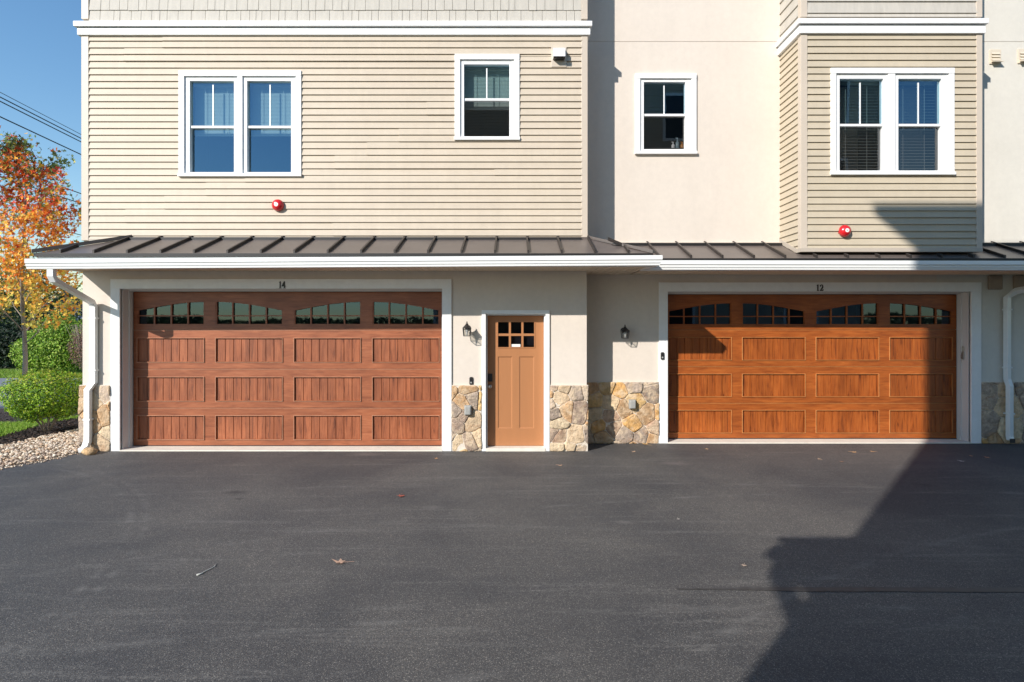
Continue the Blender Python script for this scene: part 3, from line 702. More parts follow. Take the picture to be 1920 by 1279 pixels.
mb = MB(); seam(mb, (xr-.01, ye14+.35, zr_(.01)), (XC+.25, ye14+.35, zr_(RE-.25))); mb.build('roof_seam', M['roofseam'], roof14)
mb = MB()   # hip caps
seam(mb, (XE-.02, ye14-.02, ZE), (XE+RE, Y14, ZW+.004), .028, .052); seam(mb, (xr+.01, ye14-.01, ZE), (XC+.02, Y14, ZW), .028, .042)
mb.box(XE+RE-.03, XC+.03, Y14-.035, Y14-.0005, ZW-.03, ZW+.016)
mb.build('hip_cap', M['roof'], roof14)
mb = MB(); mb.box(XE+RE, XC-.09, Y14-.085, Y14-.036, ZW-.055, ZW+.004); mb.build('gap_shadow_strip', M['drip'], roof14)  # black strip stands in for the shadow gap where roof meets wall
mb = MB(); x = 2.70-.473
bx0, bx1 = X(1503, YB), X(1838.5, YB)
while x < 14:
    top = RE
    if bx0-.02 < x < bx1+.02: top = YB-ye12-.035
    if x < xr+.02: x += .473; continue
    mb = MB(); seam(mb, (x, ye12+.01, zr_(.01)), (x, ye12+top, zr_(top))); mb.build('roof_seam', M['roofseam'], roof12)
    x += .473
mb = MB(); seam(mb, (xr+.03, ye12+.03, zr_(.03)-.01), (XC+.1, Y12-.08, zr_(RE-.08)-.01), .05, .02)
mb.build('valley_flashing', M['roof'], roof12)
mb = MB(); mb.box(XC+.1, bx0-.001, Y12-.05, Y12-.0005, ZW-.03, ZW+.016); mb.box(bx1, 14, Y12-.05, Y12-.0005, ZW-.03, ZW+.016)
mb.build('wall_flashing', M['flash'], roof12)
mb = MB(); mb.box(XC+.55, bx0-.03, Y12-.12, Y12-.051, ZW-.07, ZW-.002); mb.box(bx1+.02, 14, Y12-.12, Y12-.051, ZW-.07, ZW-.002); mb.build('gap_shadow_strip', M['drip'], roof12)  # same painted shadow gap, either side of the bay
# drip edge, fascia, soffit
b = MB(); b.box(XE, xr, ye14-.012, ye14+.02, ZE-.045, ZE-.002); b.box(xr-.01, xr+.012, ye14+.02, ye12, ZE-.045, ZE-.002); b.box(XE-.012, XE+.01, ye14+.02, Y14, ZE-.045, ZE-.002)
b.build('drip_edge', M['drip'], roof14)
b = MB(); b.box(xr+.012, 14.6, ye12-.012, ye12+.02, ZE-.045, ZE-.002); b.build('drip_edge', M['drip'], roof12)
b = MB(); b.box(XE+.03, xr-.02, ye14+.03, ye14+.06, 2.765, ZE-.02); b.box(xr-.05, xr-.02, ye14+.06, ye12+.03, 2.765, ZE-.02); b.box(XE+.03, XE+.05, ye14+.06, Y14-.001, 2.765, ZE-.02)
b.build('fascia', M['white'], roof14)
b = MB(); b.box(xr-.02, 14.6, ye12+.03, ye12+.06, 2.765, ZE-.02); b.build('fascia', M['white'], roof12)
def soffit(parent, rects):
    b = MB()
    for x0, x1, y0, y1, alongx in rects:
        b.box(x0, x1, y0, y1, 2.778, 2.80)
        n = int((x1-x0)/.10)
        for k in range(n+1): xx = x0+k*.10; b.box(xx, xx+.006, y0, y1, 2.771, 2.778)
    b.build('soffit', M['soffit'], parent)
soffit(roof14, [(XE+.05, XC, ye14+.06, Y14-.001, 0), (XC+.0, xr-.05, ye14+.06, Y12-.001, 0)])
soffit(roof12, [(xr-.02, 14.6, ye12+.06, Y12-.001, 0)])
# K-style gutters, pitched a little towards their downspouts
GP = [(0, 0), (.0, .135), (.012, .135), (.012, .128), (.004, .02), (.075, .02), (.112, .085), (.112, .128), (.125, .128), (.125, .142), (.130, .142), (.130, .078), (.120, .070), (.112, .062), (.098, .048), (.094, .030), (.082, .018), (.078, .0)]
GP = [(0, .0), (0, .135), (.006, .135), (.006, .012), (.090, .012), (.098, .034), (.106, .038), (.110, .074), (.120, .080), (.124, .084), (.124, .128), (.116, .128), (.116, .136), (.130, .136), (.131, .078), (.118, .066), (.114, .034), (.104, .028), (.100, .0)]
yg14 = ye14+.03; g = MB()
g.extrude(GP, [((XE-.05, yg14, 2.725), (0, -1)), ((xr-.02, yg14, 2.775), (1, -1)), ((xr-.02, ye12+.03, 2.778), (1, 0))])
g.build('gutter', M['gutter'], roof14, fix=True)
g = MB(); yg12 = ye12+.03
g.extrude(GP, [((xr-.02, yg12, 2.772), (0, -1)), ((14.6, yg12, 2.755), (0, -1))]); g.build('gutter', M['gutter'], roof12)
# downspouts
def spout(parent, xs, yg, Y, shift, out_end, zg, label=None):
    b = MB(); yw = Y-.045; yf = yg-.055
    path = [(xs, yf, zg+.01), (xs, yf, zg-.10), (xs, yf+.03, zg-.155), (xs, yw-.05, zg-.43), (xs, yw, zg-.50), (xs, yw, ST+.05), (xs, yw-.045, ST-.06), (xs, yw-.045, .28), (xs, yw-.05, .17), (xs, yw-.10, .08), (xs, yw-.19, .05)]
    if not out_end: path = path[:-4]+[(xs, yw-.045, .10), (xs, yw-.06, .05)]
    if shift: path = [(x+(shift if z < ST+.02 else 0), y, z) for x, y, z in path]
    b.tube(path, 0, sq=(.045, .034)); o = b.build('downspout', M['gutter'], parent, bevel=.006)
    for z in (2.05, 1.25, .5):
        f = MB(); f.box(xs-.055+(shift if z < ST else 0), xs+.055+(shift if z < ST else 0), yw-.04-(.045 if z < ST else 0), Y-.002, z-.012, z+.012); f.build('strap', M['gutter'], o)
    return path
spout(roof14, -6.435, yg14, Y14, -.055, True, 2.73)
# right downspout starts further right on the gutter and runs diagonally
b = MB(); xs = X(1901, 8.48)+.55; yw = Y12-.045; xw = X(1891, Y12-.05)-.10
xw = (1889-CX)*(Y12-.05)/F
path = [(xw+.62, yg12-.055, 2.77), (xw+.62, yg12-.055, 2.70), (xw+.52, yg12-.02, 2.655), (xw+.09, yw-.06, 2.50), (xw, yw, 2.40), (xw, yw, 1.06), (xw, yw-.045, .95), (xw, yw-.045, .13), (xw, yw-.06, .07)]
b.tube(path, 0, sq=(.045, .034)); dsp = b.build('downspout', M['gutter'], roof12, bevel=.006)
for z in (2.2, 1.25, .5): b = MB(); b.box(xw-.056, xw+.056, yw-.038-(.045 if z < ST else 0), Y12-.002, z-.012, z+.012); b.build('strap', M['gutter'], dsp)
b = MB(); b.box(xw-.04, xw+.04, yw-.105, yw-.092, .035, .10); b.build('drain_mouth', M['black'], dsp)

# --- bay of the right house
zbb = 3.075; bay = MB(); zct = Z(62, YB)
w4 = window(h12, YB, [(1574, 1656), (1684, 1765)], 148, 234, 320, (1556, 1787, 129, 329), blind=(Z(320, YB)+.02, Z(320, YB)+.02), wide=True)
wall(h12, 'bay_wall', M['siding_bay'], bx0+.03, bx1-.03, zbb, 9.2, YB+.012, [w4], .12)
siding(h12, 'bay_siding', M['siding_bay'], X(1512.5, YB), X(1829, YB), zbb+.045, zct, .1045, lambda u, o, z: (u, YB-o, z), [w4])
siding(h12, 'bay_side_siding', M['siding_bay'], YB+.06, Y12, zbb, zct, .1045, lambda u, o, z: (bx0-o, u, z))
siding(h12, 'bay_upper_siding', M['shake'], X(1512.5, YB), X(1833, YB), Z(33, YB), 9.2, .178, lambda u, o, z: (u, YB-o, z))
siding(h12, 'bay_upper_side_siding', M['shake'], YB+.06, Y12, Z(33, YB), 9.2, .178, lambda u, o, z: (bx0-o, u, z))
b = MB(); b.box(bx0+.0, bx0+.08, YB+.135, Y12, zbb, 9.2); b.box(bx1-.08, bx1, YB+.135, Y12, zbb, 9.2); b.build('bay_side_wall', M['siding_bay'], h12)
for xa, xb in ((bx0-.022, X(1512.5, YB)), (X(1829, YB), bx1+.012)):
    b = MB()
    b.box(xa, xb, YB-.022, YB+.075, zbb, zct); b.build('corner_post', M['post'], h12, bevel=.004)
    b = MB(); b.box(xa, xb, YB-.022, YB+.075, Z(33, YB), 9.2); b.build('corner_post', M['post'], h12, bevel=.004)
b = MB(); b.box(bx0-.024, bx1+.014, YB-.026, YB+.1, zbb-.012, zbb+.045); b.build('bay_bottom_trim', M['flash'], h12)
b = MB()   # sloping flashing along the bay side
b.add([(bx0-.026, YB+.1, zr_(YB+.1-ye12)+.01), (bx0-.026, Y12, ZW+.01), (bx0-.026, Y12, ZW+.09), (bx0-.026, YB+.1, zbb+.045),
       (bx0+.01, YB+.1, zr_(YB+.1-ye12)+.01), (bx0+.01, Y12, ZW+.01), (bx0+.01, Y12, ZW+.09), (bx0+.01, YB+.1, zbb+.045)], [(0,1,2,3),(7,6,5,4),(3,2,6,7),(0,4,5,1),(0,3,7,4)])
b.build('side_flashing', M['flash'], h12)
b = MB(); za, zm2, zt2 = Z(62, YB-.05), Z(45, YB-.06), Z(33.5, YB-.09)
b.box(bx0-.055, bx1+.04, YB-.05, Y12-.001, za, zm2-.012); b.box(bx0-.04, bx1+.03, YB-.035, Y12-.001, zm2-.012, zm2); b.box(bx0-.085, bx1+.06, YB-.085, Y12-.001, zm2, zt2)
b.build('bay_cornice', M['white'], h12, bevel=.006)

# ------------------------------------------------------------------ fixtures on the walls
def lantern(x, Y, z, label):
    t = empty('wall_lantern', (x, Y, z), label, 'lantern', 'small black lanterns on the stucco')
    b = MB(); b.lathe((x, Y, z+.02), (0, -1, 0), [(.045, 0), (.045, .01), (.032, .022), (.012, .03)], 16); b.build('wall_plate', M['black'], t, smooth=True)
    yl = Y-.155
    b = MB(); b.tube([(x, Y-.02, z+.02), (x, Y-.07, z-.005), (x, Y-.12, z+.03), (x, yl, z+.095), (x, yl, z+.075)], .007, 8); b.build('arm', M['black'], t, smooth=True)
    b = MB()   # roof
    b.lathe((x, yl, z), (0, 0, 1), [(.062, .018), (.064, .024), (.052, .038), (.030, .062), (.020, .072), (.022, .080), (.010, .086), (.008, .098), (.012, .104), (.004, .116)], 8); b.build('lantern_roof', M['black'], t)
    b = MB(); h0, h1 = z-.105, z+.018; r0, r1 = .046, .058
    for k in range(4):
        a = k*math.pi/2+math.pi/4; c_, s_ = math.cos(a), math.sin(a); q = 1.414
        b.tube([(x+c_*r0*q, yl+s_*r0*q, h0), (x+c_*r1*q, yl+s_*r1*q, h1)], .0055, 6)
        a2 = a+math.pi/2; c2, s2 = math.cos(a2), math.sin(a2)
        for rr_, hh in ((r0, h0), (r1, h1), (r1*.97, h1-.022)): b.tube([(x+c_*rr_*q, yl+s_*rr_*q, hh), (x+c2*rr_*q, yl+s2*rr_*q, hh)], .005, 6)
    b.build('lantern_frame', M['black'], t)
    b = MB()
    for k in range(4):
        a = k*math.pi/2+math.pi/4; a2 = a+math.pi/2; q = 1.40
        b.add([(x+math.cos(a)*r0*q, yl+math.sin(a)*r0*q, h0), (x+math.cos(a2)*r0*q, yl+math.sin(a2)*r0*q, h0), (x+math.cos(a2)*r1*q, yl+math.sin(a2)*r1*q, h1), (x+math.cos(a)*r1*q, yl+math.sin(a)*r1*q, h1)], [(0,1,2,3)])
    b.build('lantern_glass', M['glass_lamp'], t, fix=False)
    b = MB(); b.lathe((x, yl, h0+.01), (0, 0, 1), [(.012, 0), (.012, .03), (.016, .045), (.026, .065), (.022, .09), (.008, .10)], 12); b.build('bulb', M['soap'], t, smooth=True)
    return t
l1 = lantern(X(877, Y14), Y14, Z(617, Y14), 'black lantern between the red-brown garage door and the entry door')
l1['label'] = 'black wall lantern on sunlit stucco between the red-brown garage door and the orange entry door'
copy_tree(l1, (X(1168.5, Y12), Y12, Z(622, Y12)), 'black wall lantern half in shade on the recessed stucco left of the orange-brown garage door')

def bell(x, Y, z, label):
    t = empty('alarm_bell', (x, Y, z), label, 'alarm bell', 'red fire alarm bells on the siding')
    b = MB(); b.lathe((x, Y-.012, z), (0, -1, 0), [(.055, -.01), (.055, .02), (.04, .03)], 20); b.box(x-.085, x-.04, Y-.03, Y-.012, z-.03, z-.012); b.build('back_box', M['red'], t)
    b = MB(); b.lathe((x, Y-.03, z), (0, -1, 0), [(.080, 0), (.090, .004), (.092, .012), (.086, .034), (.068, .060), (.046, .074), (.036, .078)], 28); b.build('gong', M['red'], t, smooth=True)
    b = MB(); b.lathe((x, Y-.108, z), (0, -1, 0), [(.031, 0), (.030, .002)], 24); b.build('label_disc', M['sticker'], t)
    b = MB(); b.lathe((x, Y-.1102, z), (0, -1, 0), [(.008, 0), (.007, .004)], 10); b.build('centre_bolt', M['nickel'], t)
    return t
b1 = bell(X(523, Y14), Y14, Z(386, Y14), 'red alarm bell below the double window of the long tan siding wall')
copy_tree(b1, (X(1581, YB), YB, Z(434, YB)), 'red alarm bell low on the tan bay above the orange-brown garage door')

# dryer vent hood, white, top right of the siding
t = empty('vent_hood', (X(1047, Y14), Y14, Z(110, Y14)), 'white box shaped exhaust hood near the right end of the tan siding wall', 'vent')
b = MB(); x0, x1 = X(1033.5, Y14), X(1062, Y14); b.box(x0, x1, Y14-.030, Y14-.002, Z(127, Y14), Z(90, Y14)); b.build('mounting_block', M['post'], t, bevel=.003)
b = MB(); xa, xb = X(1036.5, Y14), X(1058.5, Y14); zt, zb = Z(94, Y14), Z(114, Y14)
b.add([(xa,Y14-.03,zt),(xb,Y14-.03,zt),(xb,Y14-.13,zt-.03),(xa,Y14-.13,zt-.03),(xa,Y14-.15,zb),(xb,Y14-.15,zb),(xb,Y14-.03,zb),(xa,Y14-.03,zb)],
      [(0,1,2,3),(3,2,5,4),(0,3,4,7),(1,6,5,2)])
b.build('hood', M['ventwhite'], t, bevel=.004)
b = MB(); b.box(xa+.01, xb-.01, Y14-.12, Y14-.03, zb-.012, zb-.006); b.build('damper', M['darkplastic'], t)
# louvre vents on the right stucco
def louvre(xc, yc, label, w_=.19, h_=.24, m='vent', Y=Y12):
    x, z = X(xc, Y), Z(yc, Y)
    t = empty('wall_vent', (x, Y, z), label, 'vent', 'pale louvred vents high on the stucco')
    b = MB(); b.box(x-w_/2, x+w_/2, Y-.018, Y-.001, z-h_/2, z+h_/2); b.build('vent_plate', M[m], t, bevel=.004)
    b = MB()
    for k in range(3):
        zz = z+h_*.28-k*h_*.2
        b.add([(x-w_*.36,Y-.018,zz),(x+w_*.36,Y-.018,zz),(x+w_*.36,Y-.034,zz-.035),(x-w_*.36,Y-.034,zz-.035),(x-w_*.36,Y-.018,zz-.035),(x+w_*.36,Y-.018,zz-.035)], [(0,1,2,3),(3,2,5,4)])
    b.build('louvre', M[m], t, fix=False)
    b = MB(); b.add([(x-w_*.36,Y-.018,z-h_*.26),(x+w_*.36,Y-.018,z-h_*.26),(x+w_*.45,Y-.085,z-h_*.42),(x-w_*.45,Y-.085,z-h_*.42),(x-w_*.45,Y-.085,z-h_*.46),(x+w_*.45,Y-.085,z-h_*.46),(x+w_*.36,Y-.018,z-h_*.40),(x-w_*.36,Y-.018,z-h_*.40)],
                    [(0,1,2,3),(3,2,5,4),(4,5,6,7),(0,3,4,7),(1,6,5,2)]); b.build('hood_lip', M[m], t)
    return t
v1 = louvre(1865, 107, 'pale louvred vent high on the stucco just right of the bay')
copy_tree(v1, (X(1918, Y12), Y12, Z(106, Y12)), 'pale louvred vent high on the stucco cut off by the right edge of the photo')
def boxvent(xc, yc, label, m):
    x, z = X(xc, Y12), Z(yc, Y12)
    t = empty('box_vent', (x, Y12, z), label, 'vent', 'brown square vents under the soffit')
    b = MB(); b.box(x-.11, x+.11, Y12-.05, Y12-.001, z-.115, z+.115); b.build('vent_box', M[m], t, bevel=.012)
    b = MB(); b.box(x-.075, x+.075, Y12-.058, Y12-.05, z-.085, z-.06); b.box(x-.075, x+.075, Y12-.058, Y12-.05, z+.05, z+.075); b.box(x-.075, x+.075, Y12-.056, Y12-.05, z-.05, z+.04); b.build('flap', M[m], t, bevel=.003)
    return t
bv = boxvent(1863.5, 530, 'brown square vent under the soffit just right of the orange garage casing', 'vent_brown')
copy_tree(bv, (X(1910.5, Y12), Y12, Z(530, Y12)), 'darker square vent under the soffit behind the bend of the right downspout')

def doorbell(x, Y, z, label, h=.12):
    t = empty('doorbell', (x, Y, z), label, 'doorbell', 'black doorbells beside the doors')
    b = MB(); b.box(x-.028, x+.028, Y-.026, Y-.001, z-h/2, z+h/2); b.build('housing', M['darkplastic'], t, bevel=.012)
    b = MB(); b.lathe((x, Y-.026, z-h*.22), (0, -1, 0), [(.014, 0), (.012, .004)], 16); b.build('button', M['grey'], t)
    b = MB(); b.lathe((x, Y-.026, z+h*.25), (0, -1, 0), [(.010, 0), (.008, .003)], 14); b.build('camera_eye', M['black'], t)
    return t
d1 = doorbell(X(883.5, Y14), Y14, Z(714, Y14), 'black doorbell on the stucco just above the stone left of the entry door')
copy_tree(d1, (X(1241.5, Y12-.03), Y12-.03, Z(667, Y12)), 'black doorbell keypad on the left white casing of the orange garage door')
def outlet(x, Y, z, label):
    t = empty('outdoor_outlet', (x, Y, z), label, 'outlet box', 'grey covered outlets on the stone')
    b = MB(); b.box(x-.055, x+.055, Y-.05, Y+.03, z-.075, z+.075); b.build('outlet_base', M['grey'], t, bevel=.008)
    b = MB(); b.box(x-.047, x+.047, Y-.095, Y-.05, z-.066, z+.070); b.build('outlet_cover', M['grey'], t, bevel=.016)
    return t
o1 = outlet(X(878, Y14), Y14-.03, Z(768, Y14), 'grey covered outlet on the stone strip left of the entry door')
copy_tree(o1, (X(1184, Y12), Y12-.03, Z(757, Y12)), 'grey covered outlet on the recessed stone left of the orange garage door')

# house numbers, serif numerals
def digit(ch):
    if ch == '1': return [[(-.016, .0), (.016, .0), (.016, .006), (.0075, .010), (.0075, .106), (.002, .106), (-.018, .096), (-.018, .090), (-.0075, .092), (-.0075, .010), (-.016, .006)]]
    if ch == '4': return [[(.004, .106), (.017, .106), (.017, .036), (.030, .036), (.030, .027), (.017, .027), (.017, .010), (.026, .006), (.026, 0), (-.006, 0), (-.006, .006), (.003, .010), (.003, .027), (-.034, .027), (-.034, .034)],
                          ]
    return [[(-.026, 0), (.026, 0), (.030, .028), (.024, .028), (.020, .016), (-.006, .016), (.018, .044), (.026, .062), (.026, .082), (.018, .098), (.004, .106), (-.012, .102), (-.024, .090), (-.026, .078), (-.018, .070), (-.010, .074), (-.010, .084), (-.004, .094), (.006, .094), (.012, .084), (.012, .068), (.002, .048), (-.026, .010)]]
def number(chars, xc, yc, Y, label):
    x, z = X(xc, Y), Z(yc, Y)-.054
    t = empty('house_number', (x, Y, z), label, 'house number')
    offs = {'14': (-.036, .020), '12': (-.034, .026)}[chars]
    for ch, o in zip(chars, offs):
        b = MB()
        for p in digit(ch): b.prism([(x+o+a, z+c) for a, c in p], Y-.012, Y-.001)
        if ch == '4': b.v = b.v
        b.build('numeral', M['black'], t)
number('14', 530, 534, Y14-.031, 'black serif number 14 centred over the red-brown garage door')
number('12', 1537, 539.5, Y12-.031, 'black serif number 12 centred over the orange-brown garage door')

# bottles on the kitchen window sill
def bottle(xc, ybase, h, r_, m, label, kind='soap_bottle'):
    Y = Y12+.14; x, z = X(xc, Y), Z(ybase, Y); b = MB()
    b.lathe((x, Y, z), (0, 0, 1), [(r_*.9, 0), (r_, .01), (r_, h*.55), (r_*.4, h*.68), (r_*.3, h*.85), (r_*.5, h*.87), (r_*.5, h*.93), (r_*.2, h)], 14)
    b.box(x-.03, x+.004, Y-.006, Y+.006, z+h*.93, z+h)
    tag(b.build(kind, m, None, smooth=True, origin=(x, Y, z)), label, 'bottle', 'bottles on the window sill')
bottle(1262, 279.5, .12, .028, M['soap'], 'small white pump bottle behind the single window of the cream stucco')
bottle(1270, 279.5, .19, .030, M['bluebottle'], 'tall bluish bottle in the middle of the three behind the stucco window')
bottle(1279, 279.5, .12, .034, M['amber'], 'amber bottle nearest the right frame behind the stucco window')
b = MB(); Y = Y12+.14; b.box(X(1205, Y), X(1290, Y), Y-.07, Y+.1, Z(280, Y)-.03, Z(280, Y)); b.build('inner_sill', M['sheet'], h12)

# ------------------------------------------------------------------ foliage helpers
def leaf_quads(b, pos, nrm, size, c, rr, shape='oval'):
    n = Vector(nrm).normalized(); a = n.orthogonal().normalized(); a.rotate(Matrix.Rotation(rr.uniform(0, 6.28), 3, n)); d = n.cross(a)
    p = Vector(pos); s_ = size
    if shape == 'oval':
        vs = [p-a*s_*.5, p+d*s_*.28+n*s_*.08, p+a*s_*.5, p-d*s_*.28+n*s_*.08]; b.add(vs, [(0, 1, 2, 3)], c)
    else:
        ang = [(-90, .12), (-40, .42), (-15, .25), (18, .55), (50, .25), (90, .62), (130, .25), (162, .55), (195, .25), (220, .42)]
        vs = [p+(a*math.cos(R(t))+d*math.sin(R(t)))*s_*q+n*(s_*.12 if q > .4 else 0) for t, q in ang]; b.add(vs, [tuple(range(len(vs)))], c)
def pick(cols, rr, v=.25):
    c = rr.choice(cols); k = rr.uniform(1-v, 1+v); return tuple(x*k for x in c)
def crown(blobs, n, size, cols, seed, shape='oval', hollow=.55, up=.5):
    b = MB(); rr = random.Random(seed); tot = sum(q[3]**2 for q in blobs)
    for cx, cy, cz, r_, sz in blobs:
        k = int(n*r_*r_/tot)
        for _ in range(k):
            d = Vector((rr.gauss(0, 1), rr.gauss(0, 1), rr.gauss(0, 1))).normalized()
            q = (rr.random()**.35)*(1+.22*mnoise.noise(Vector((d.x*2.2+cx, d.y*2.2, d.z*2.2+cz))))
            p = Vector((cx, cy, cz))+Vector((d.x*r_, d.y*r_, d.z*r_*sz))*q
            nn = d*.8+Vector((rr.gauss(0, .6), rr.gauss(0, .6), rr.gauss(0, .6)+up))
            leaf_quads(b, p, nn, size*rr.uniform(.7, 1.25), pick(cols, rr), rr, shape)
    return b

# round clipped bush
bx, by = -8.42, 10.30
bush = empty('bush', (bx, by, 0), 'rounded bright green clipped bush on mulch left of the left house', 'bush')
rr = random.Random(2); b = MB(); ws = 1.35/2
GB = [(.20, .38, .015), (.30, .48, .02), (.12, .25, .012), (.42, .54, .04), (.06, .14, .01)]
for _ in range(15000):
    u = rr.uniform(0, 6.283); cz = rr.uniform(-.9, 1); q = rr.random()**.30
    lump = 1+.16*mnoise.noise(Vector((math.cos(u)*2, math.sin(u)*2, cz*2)))+.10*mnoise.noise(Vector((math.cos(u)*6, math.sin(u)*6, cz*6)))
    rad = (abs(1-abs(cz)**2.6))**.5*lump*q if cz > 0 else (1-abs(cz)*.38)*(1-max(0, abs(cz)-.75)*2)*lump*q
    p = (bx+.655*rad*math.cos(u), by+.66*rad*math.sin(u), .66+cz*(.47 if cz > 0 else .46)*lump*(.6+.4*q))
    nn = Vector((math.cos(u)*rad, math.sin(u)*rad, cz*.8+.3))+Vector((rr.gauss(0, .5), rr.gauss(0, .5), rr.gauss(0, .5)))
    c = pick(GB, rr)
    if cz > .6 and q > .85 and rr.random() < .5: c = (.42*rr.uniform(.8, 1.1), .44*rr.uniform(.8, 1.1), .05)
    leaf_quads(b, p, nn, .040*rr.uniform(.7, 1.3), c, rr)
b.build('foliage', M['leaf'], bush, fix=False)
b = MB()
for k in range(9):
    a = k*.7; b.tube([(bx+.03*math.cos(a), by+.03*math.sin(a), 0), (bx+.12*math.cos(a), by+.12*math.sin(a), .2), (bx+.42*math.cos(a), by+.42*math.sin(a), .55), (bx+.55*math.cos(a), by+.55*math.sin(a), .85)], [.016, .013, .009, .004], 6)
b.build('stems', M['bark'], bush, smooth=True)

# maple in autumn colour
def tree_skel(base, h, seed, r0, spread, levels=3, lean=(0, 0), start=.3, nb=16, gather=None):
    rr = random.Random(seed); b = MB(); tips = []; base = Vector(base)
    def limb(p, d, L, r_, lv):
        pts = [p]; q = p.copy(); dd = d.copy(); k = 5
        for i in range(k):
            dd = (dd+Vector((rr.gauss(0, .12), rr.gauss(0, .12), rr.gauss(0, .08)+.05))).normalized(); q = q+dd*L/k; pts.append(q.copy())
        b.tube(pts, [r_*(1-.8*i/k) for i in range(k+1)], 6 if lv else 10)
        if lv >= levels: tips.extend(pts[2:]); return
        for i in range(2, k+1):
            for _ in range(2):
                a = rr.uniform(0, 6.28); side = dd.orthogonal().normalized(); side.rotate(Matrix.Rotation(a, 3, dd))
                limb(pts[i], (dd*.75+side*.8).normalized(), L*rr.uniform(.38, .55), r_*.4*(1-.1*i), lv+1)
    pts = [base+Vector((lean[0]*t*h+.03*math.sin(t*9)*h*.3, lean[1]*t*h, t*h)) for t in [i/10 for i in range(11)]]
    b.tube(pts, [r0*(1.12-.12*min(1, i))*(1-.085*i) for i in range(11)], 12)
    for i in range(nb):
        t = start+(1-start)*i/nb; p = base+Vector((lean[0]*t*h, lean[1]*t*h, t*h)); a = i*2.4+rr.uniform(-.4, .4)
        L = spread*(1-((t-start)/(1-start)-.30)**2*1.15)*rr.uniform(.75, 1.1)
        limb(p, Vector((math.cos(a), math.sin(a), .75+t*.5)).normalized(), max(.3, L), r0*.34*(1-t*.6), levels-1)
    return b, tips
mx, my = X(43, 14), 14.0
maple = empty('maple_tree', (mx, my, 0), 'young maple in red, orange and green autumn leaf beyond the rounded bush', 'tree')
b, tips = tree_skel((mx, my, 0), 5.9, 11, .060, 1.42, 3, (.006, 0), .25, 28)
b.build('trunk', M['bark'], maple, smooth=True)
RED = [(0.671, 0.085, 0.024), (0.854, 0.171, 0.037), (0.732, 0.268, 0.049), (0.549, 0.061, 0.037)]
ORG = [(0.95, 0.366, 0.049), (0.95, 0.512, 0.073), (0.878, 0.244, 0.037), (0.915, 0.61, 0.122)]
YEL = [(0.878, 0.634, 0.098), (0.732, 0.634, 0.122), (0.95, 0.561, 0.085), (0.549, 0.512, 0.098)]
GRN = [(0.146, 0.22, 0.049), (0.244, 0.305, 0.073), (0.11, 0.159, 0.061)]
rr = random.Random(9); b = MB()
for tp in tips:
    t = max(0, min(1, (tp.z-1.7)/4.9)); rad = math.hypot(tp.x-mx, tp.y-my)
    for _ in range(7):
        p = tp+Vector((rr.gauss(0, .09), rr.gauss(0, .10), rr.gauss(0, .09)))
        v = t+rr.gauss(0, .13)+.25*mnoise.noise(Vector((p.x*1.1, p.y*1.1, p.z*1.1)))
        pal = YEL if v < .24 else (ORG if v < .60 else (RED if v < .82 else GRN))
        if rr.random() < .16: pal = rr.choice([GRN, YEL, ORG])
        leaf_quads(b, p, (rr.gauss(-.3, .7), rr.gauss(-.5, .7), rr.gauss(.5, .6)), .115*rr.uniform(.7, 1.25), pick(pal, rr), rr, 'maple')
print('maple leaves', len(b.f)); b.build('crown', M['leaf'], maple, fix=False)

# shrubs and trees behind the street
def shrubby(name, x, y, blobs, n, size, cols, seed, label, cat, stems=6, h=1.5, m='bark', up=.5, thin=1):
    t = empty(name, (x, y, 0), label, cat)
    crown([(x+a, y+b_, c, r_, s_) for a, b_, c, r_, s_ in blobs], n, size, cols, seed, up=up).build('foliage', M['leaf'], t, fix=False)
    b = MB(); r2 = random.Random(seed)
    for k in range(stems):
        a = k*6.283/stems+r2.uniform(-.3, .3); d = r2.uniform(.25, .6)
        b.tube([(x+.05*math.cos(a), y+.05*math.sin(a), 0), (x+.5*d*math.cos(a), y+.5*d*math.sin(a), h*.5), (x+d*1.2*math.cos(a), y+d*math.sin(a), h)], [.04*thin, .03*thin, .012*thin], 6)
    b.build('stems', M[m], t, smooth=True); return t
G2 = [(.16, .32, .02), (.24, .42, .03), (.34, .50, .06), (.07, .16, .015), (.42, .52, .10)]
shrubby('shrub', -18.9, 23.5, [(0, 0, 1.1, 1.1, 1.0), (-.9, .1, .8, .8, 1), (.7, -.1, .9, .9, 1.0), (.3, 0, 1.75, .75, 1), (1.0, .3, 1.5, .7, 1)], 17000, .10, G2, 31, 'tall loose bright green shrub across the street behind the maple', 'shrub', h=2)
shrubby('shrub', -16.95, 22.6, [(0, 0, 1.1, .6, 1.5), (.3, .2, 1.5, .6, 1.3)], 5200, .06, [(.24, .12, .10), (.20, .14, .12), (.30, .16, .10)], 33, 'thin purplish half bare shrub across the street beside the house corner', 'shrub', 34, 2.0, thin=.28)
DK = [(.012, .03, .012), (.02, .045, .015), (.008, .02, .01)]
for i, (x, y, r_) in enumerate(((-24.5, 26.5, 2.2), (-28.5, 27.5, 2.6), (-21.6, 26.5, 1.8))):
    lab = ['dark evergreen shrub in shade left of the bright green shrub', 'large dark evergreen shrub far left across the street', 'dark evergreen shrub behind the bright green shrub across the street'][i]
    shrubby('evergreen_shrub', x, y, [(0, 0, 1.5, r_, .95), (1.1, 0, 1.0, r_*.7, .9), (-1.1, 0, 1.1, r_*.7, .9)], 6000, .16, DK, 40+i, lab, 'shrub', 4, 1.5, 'barkdark')
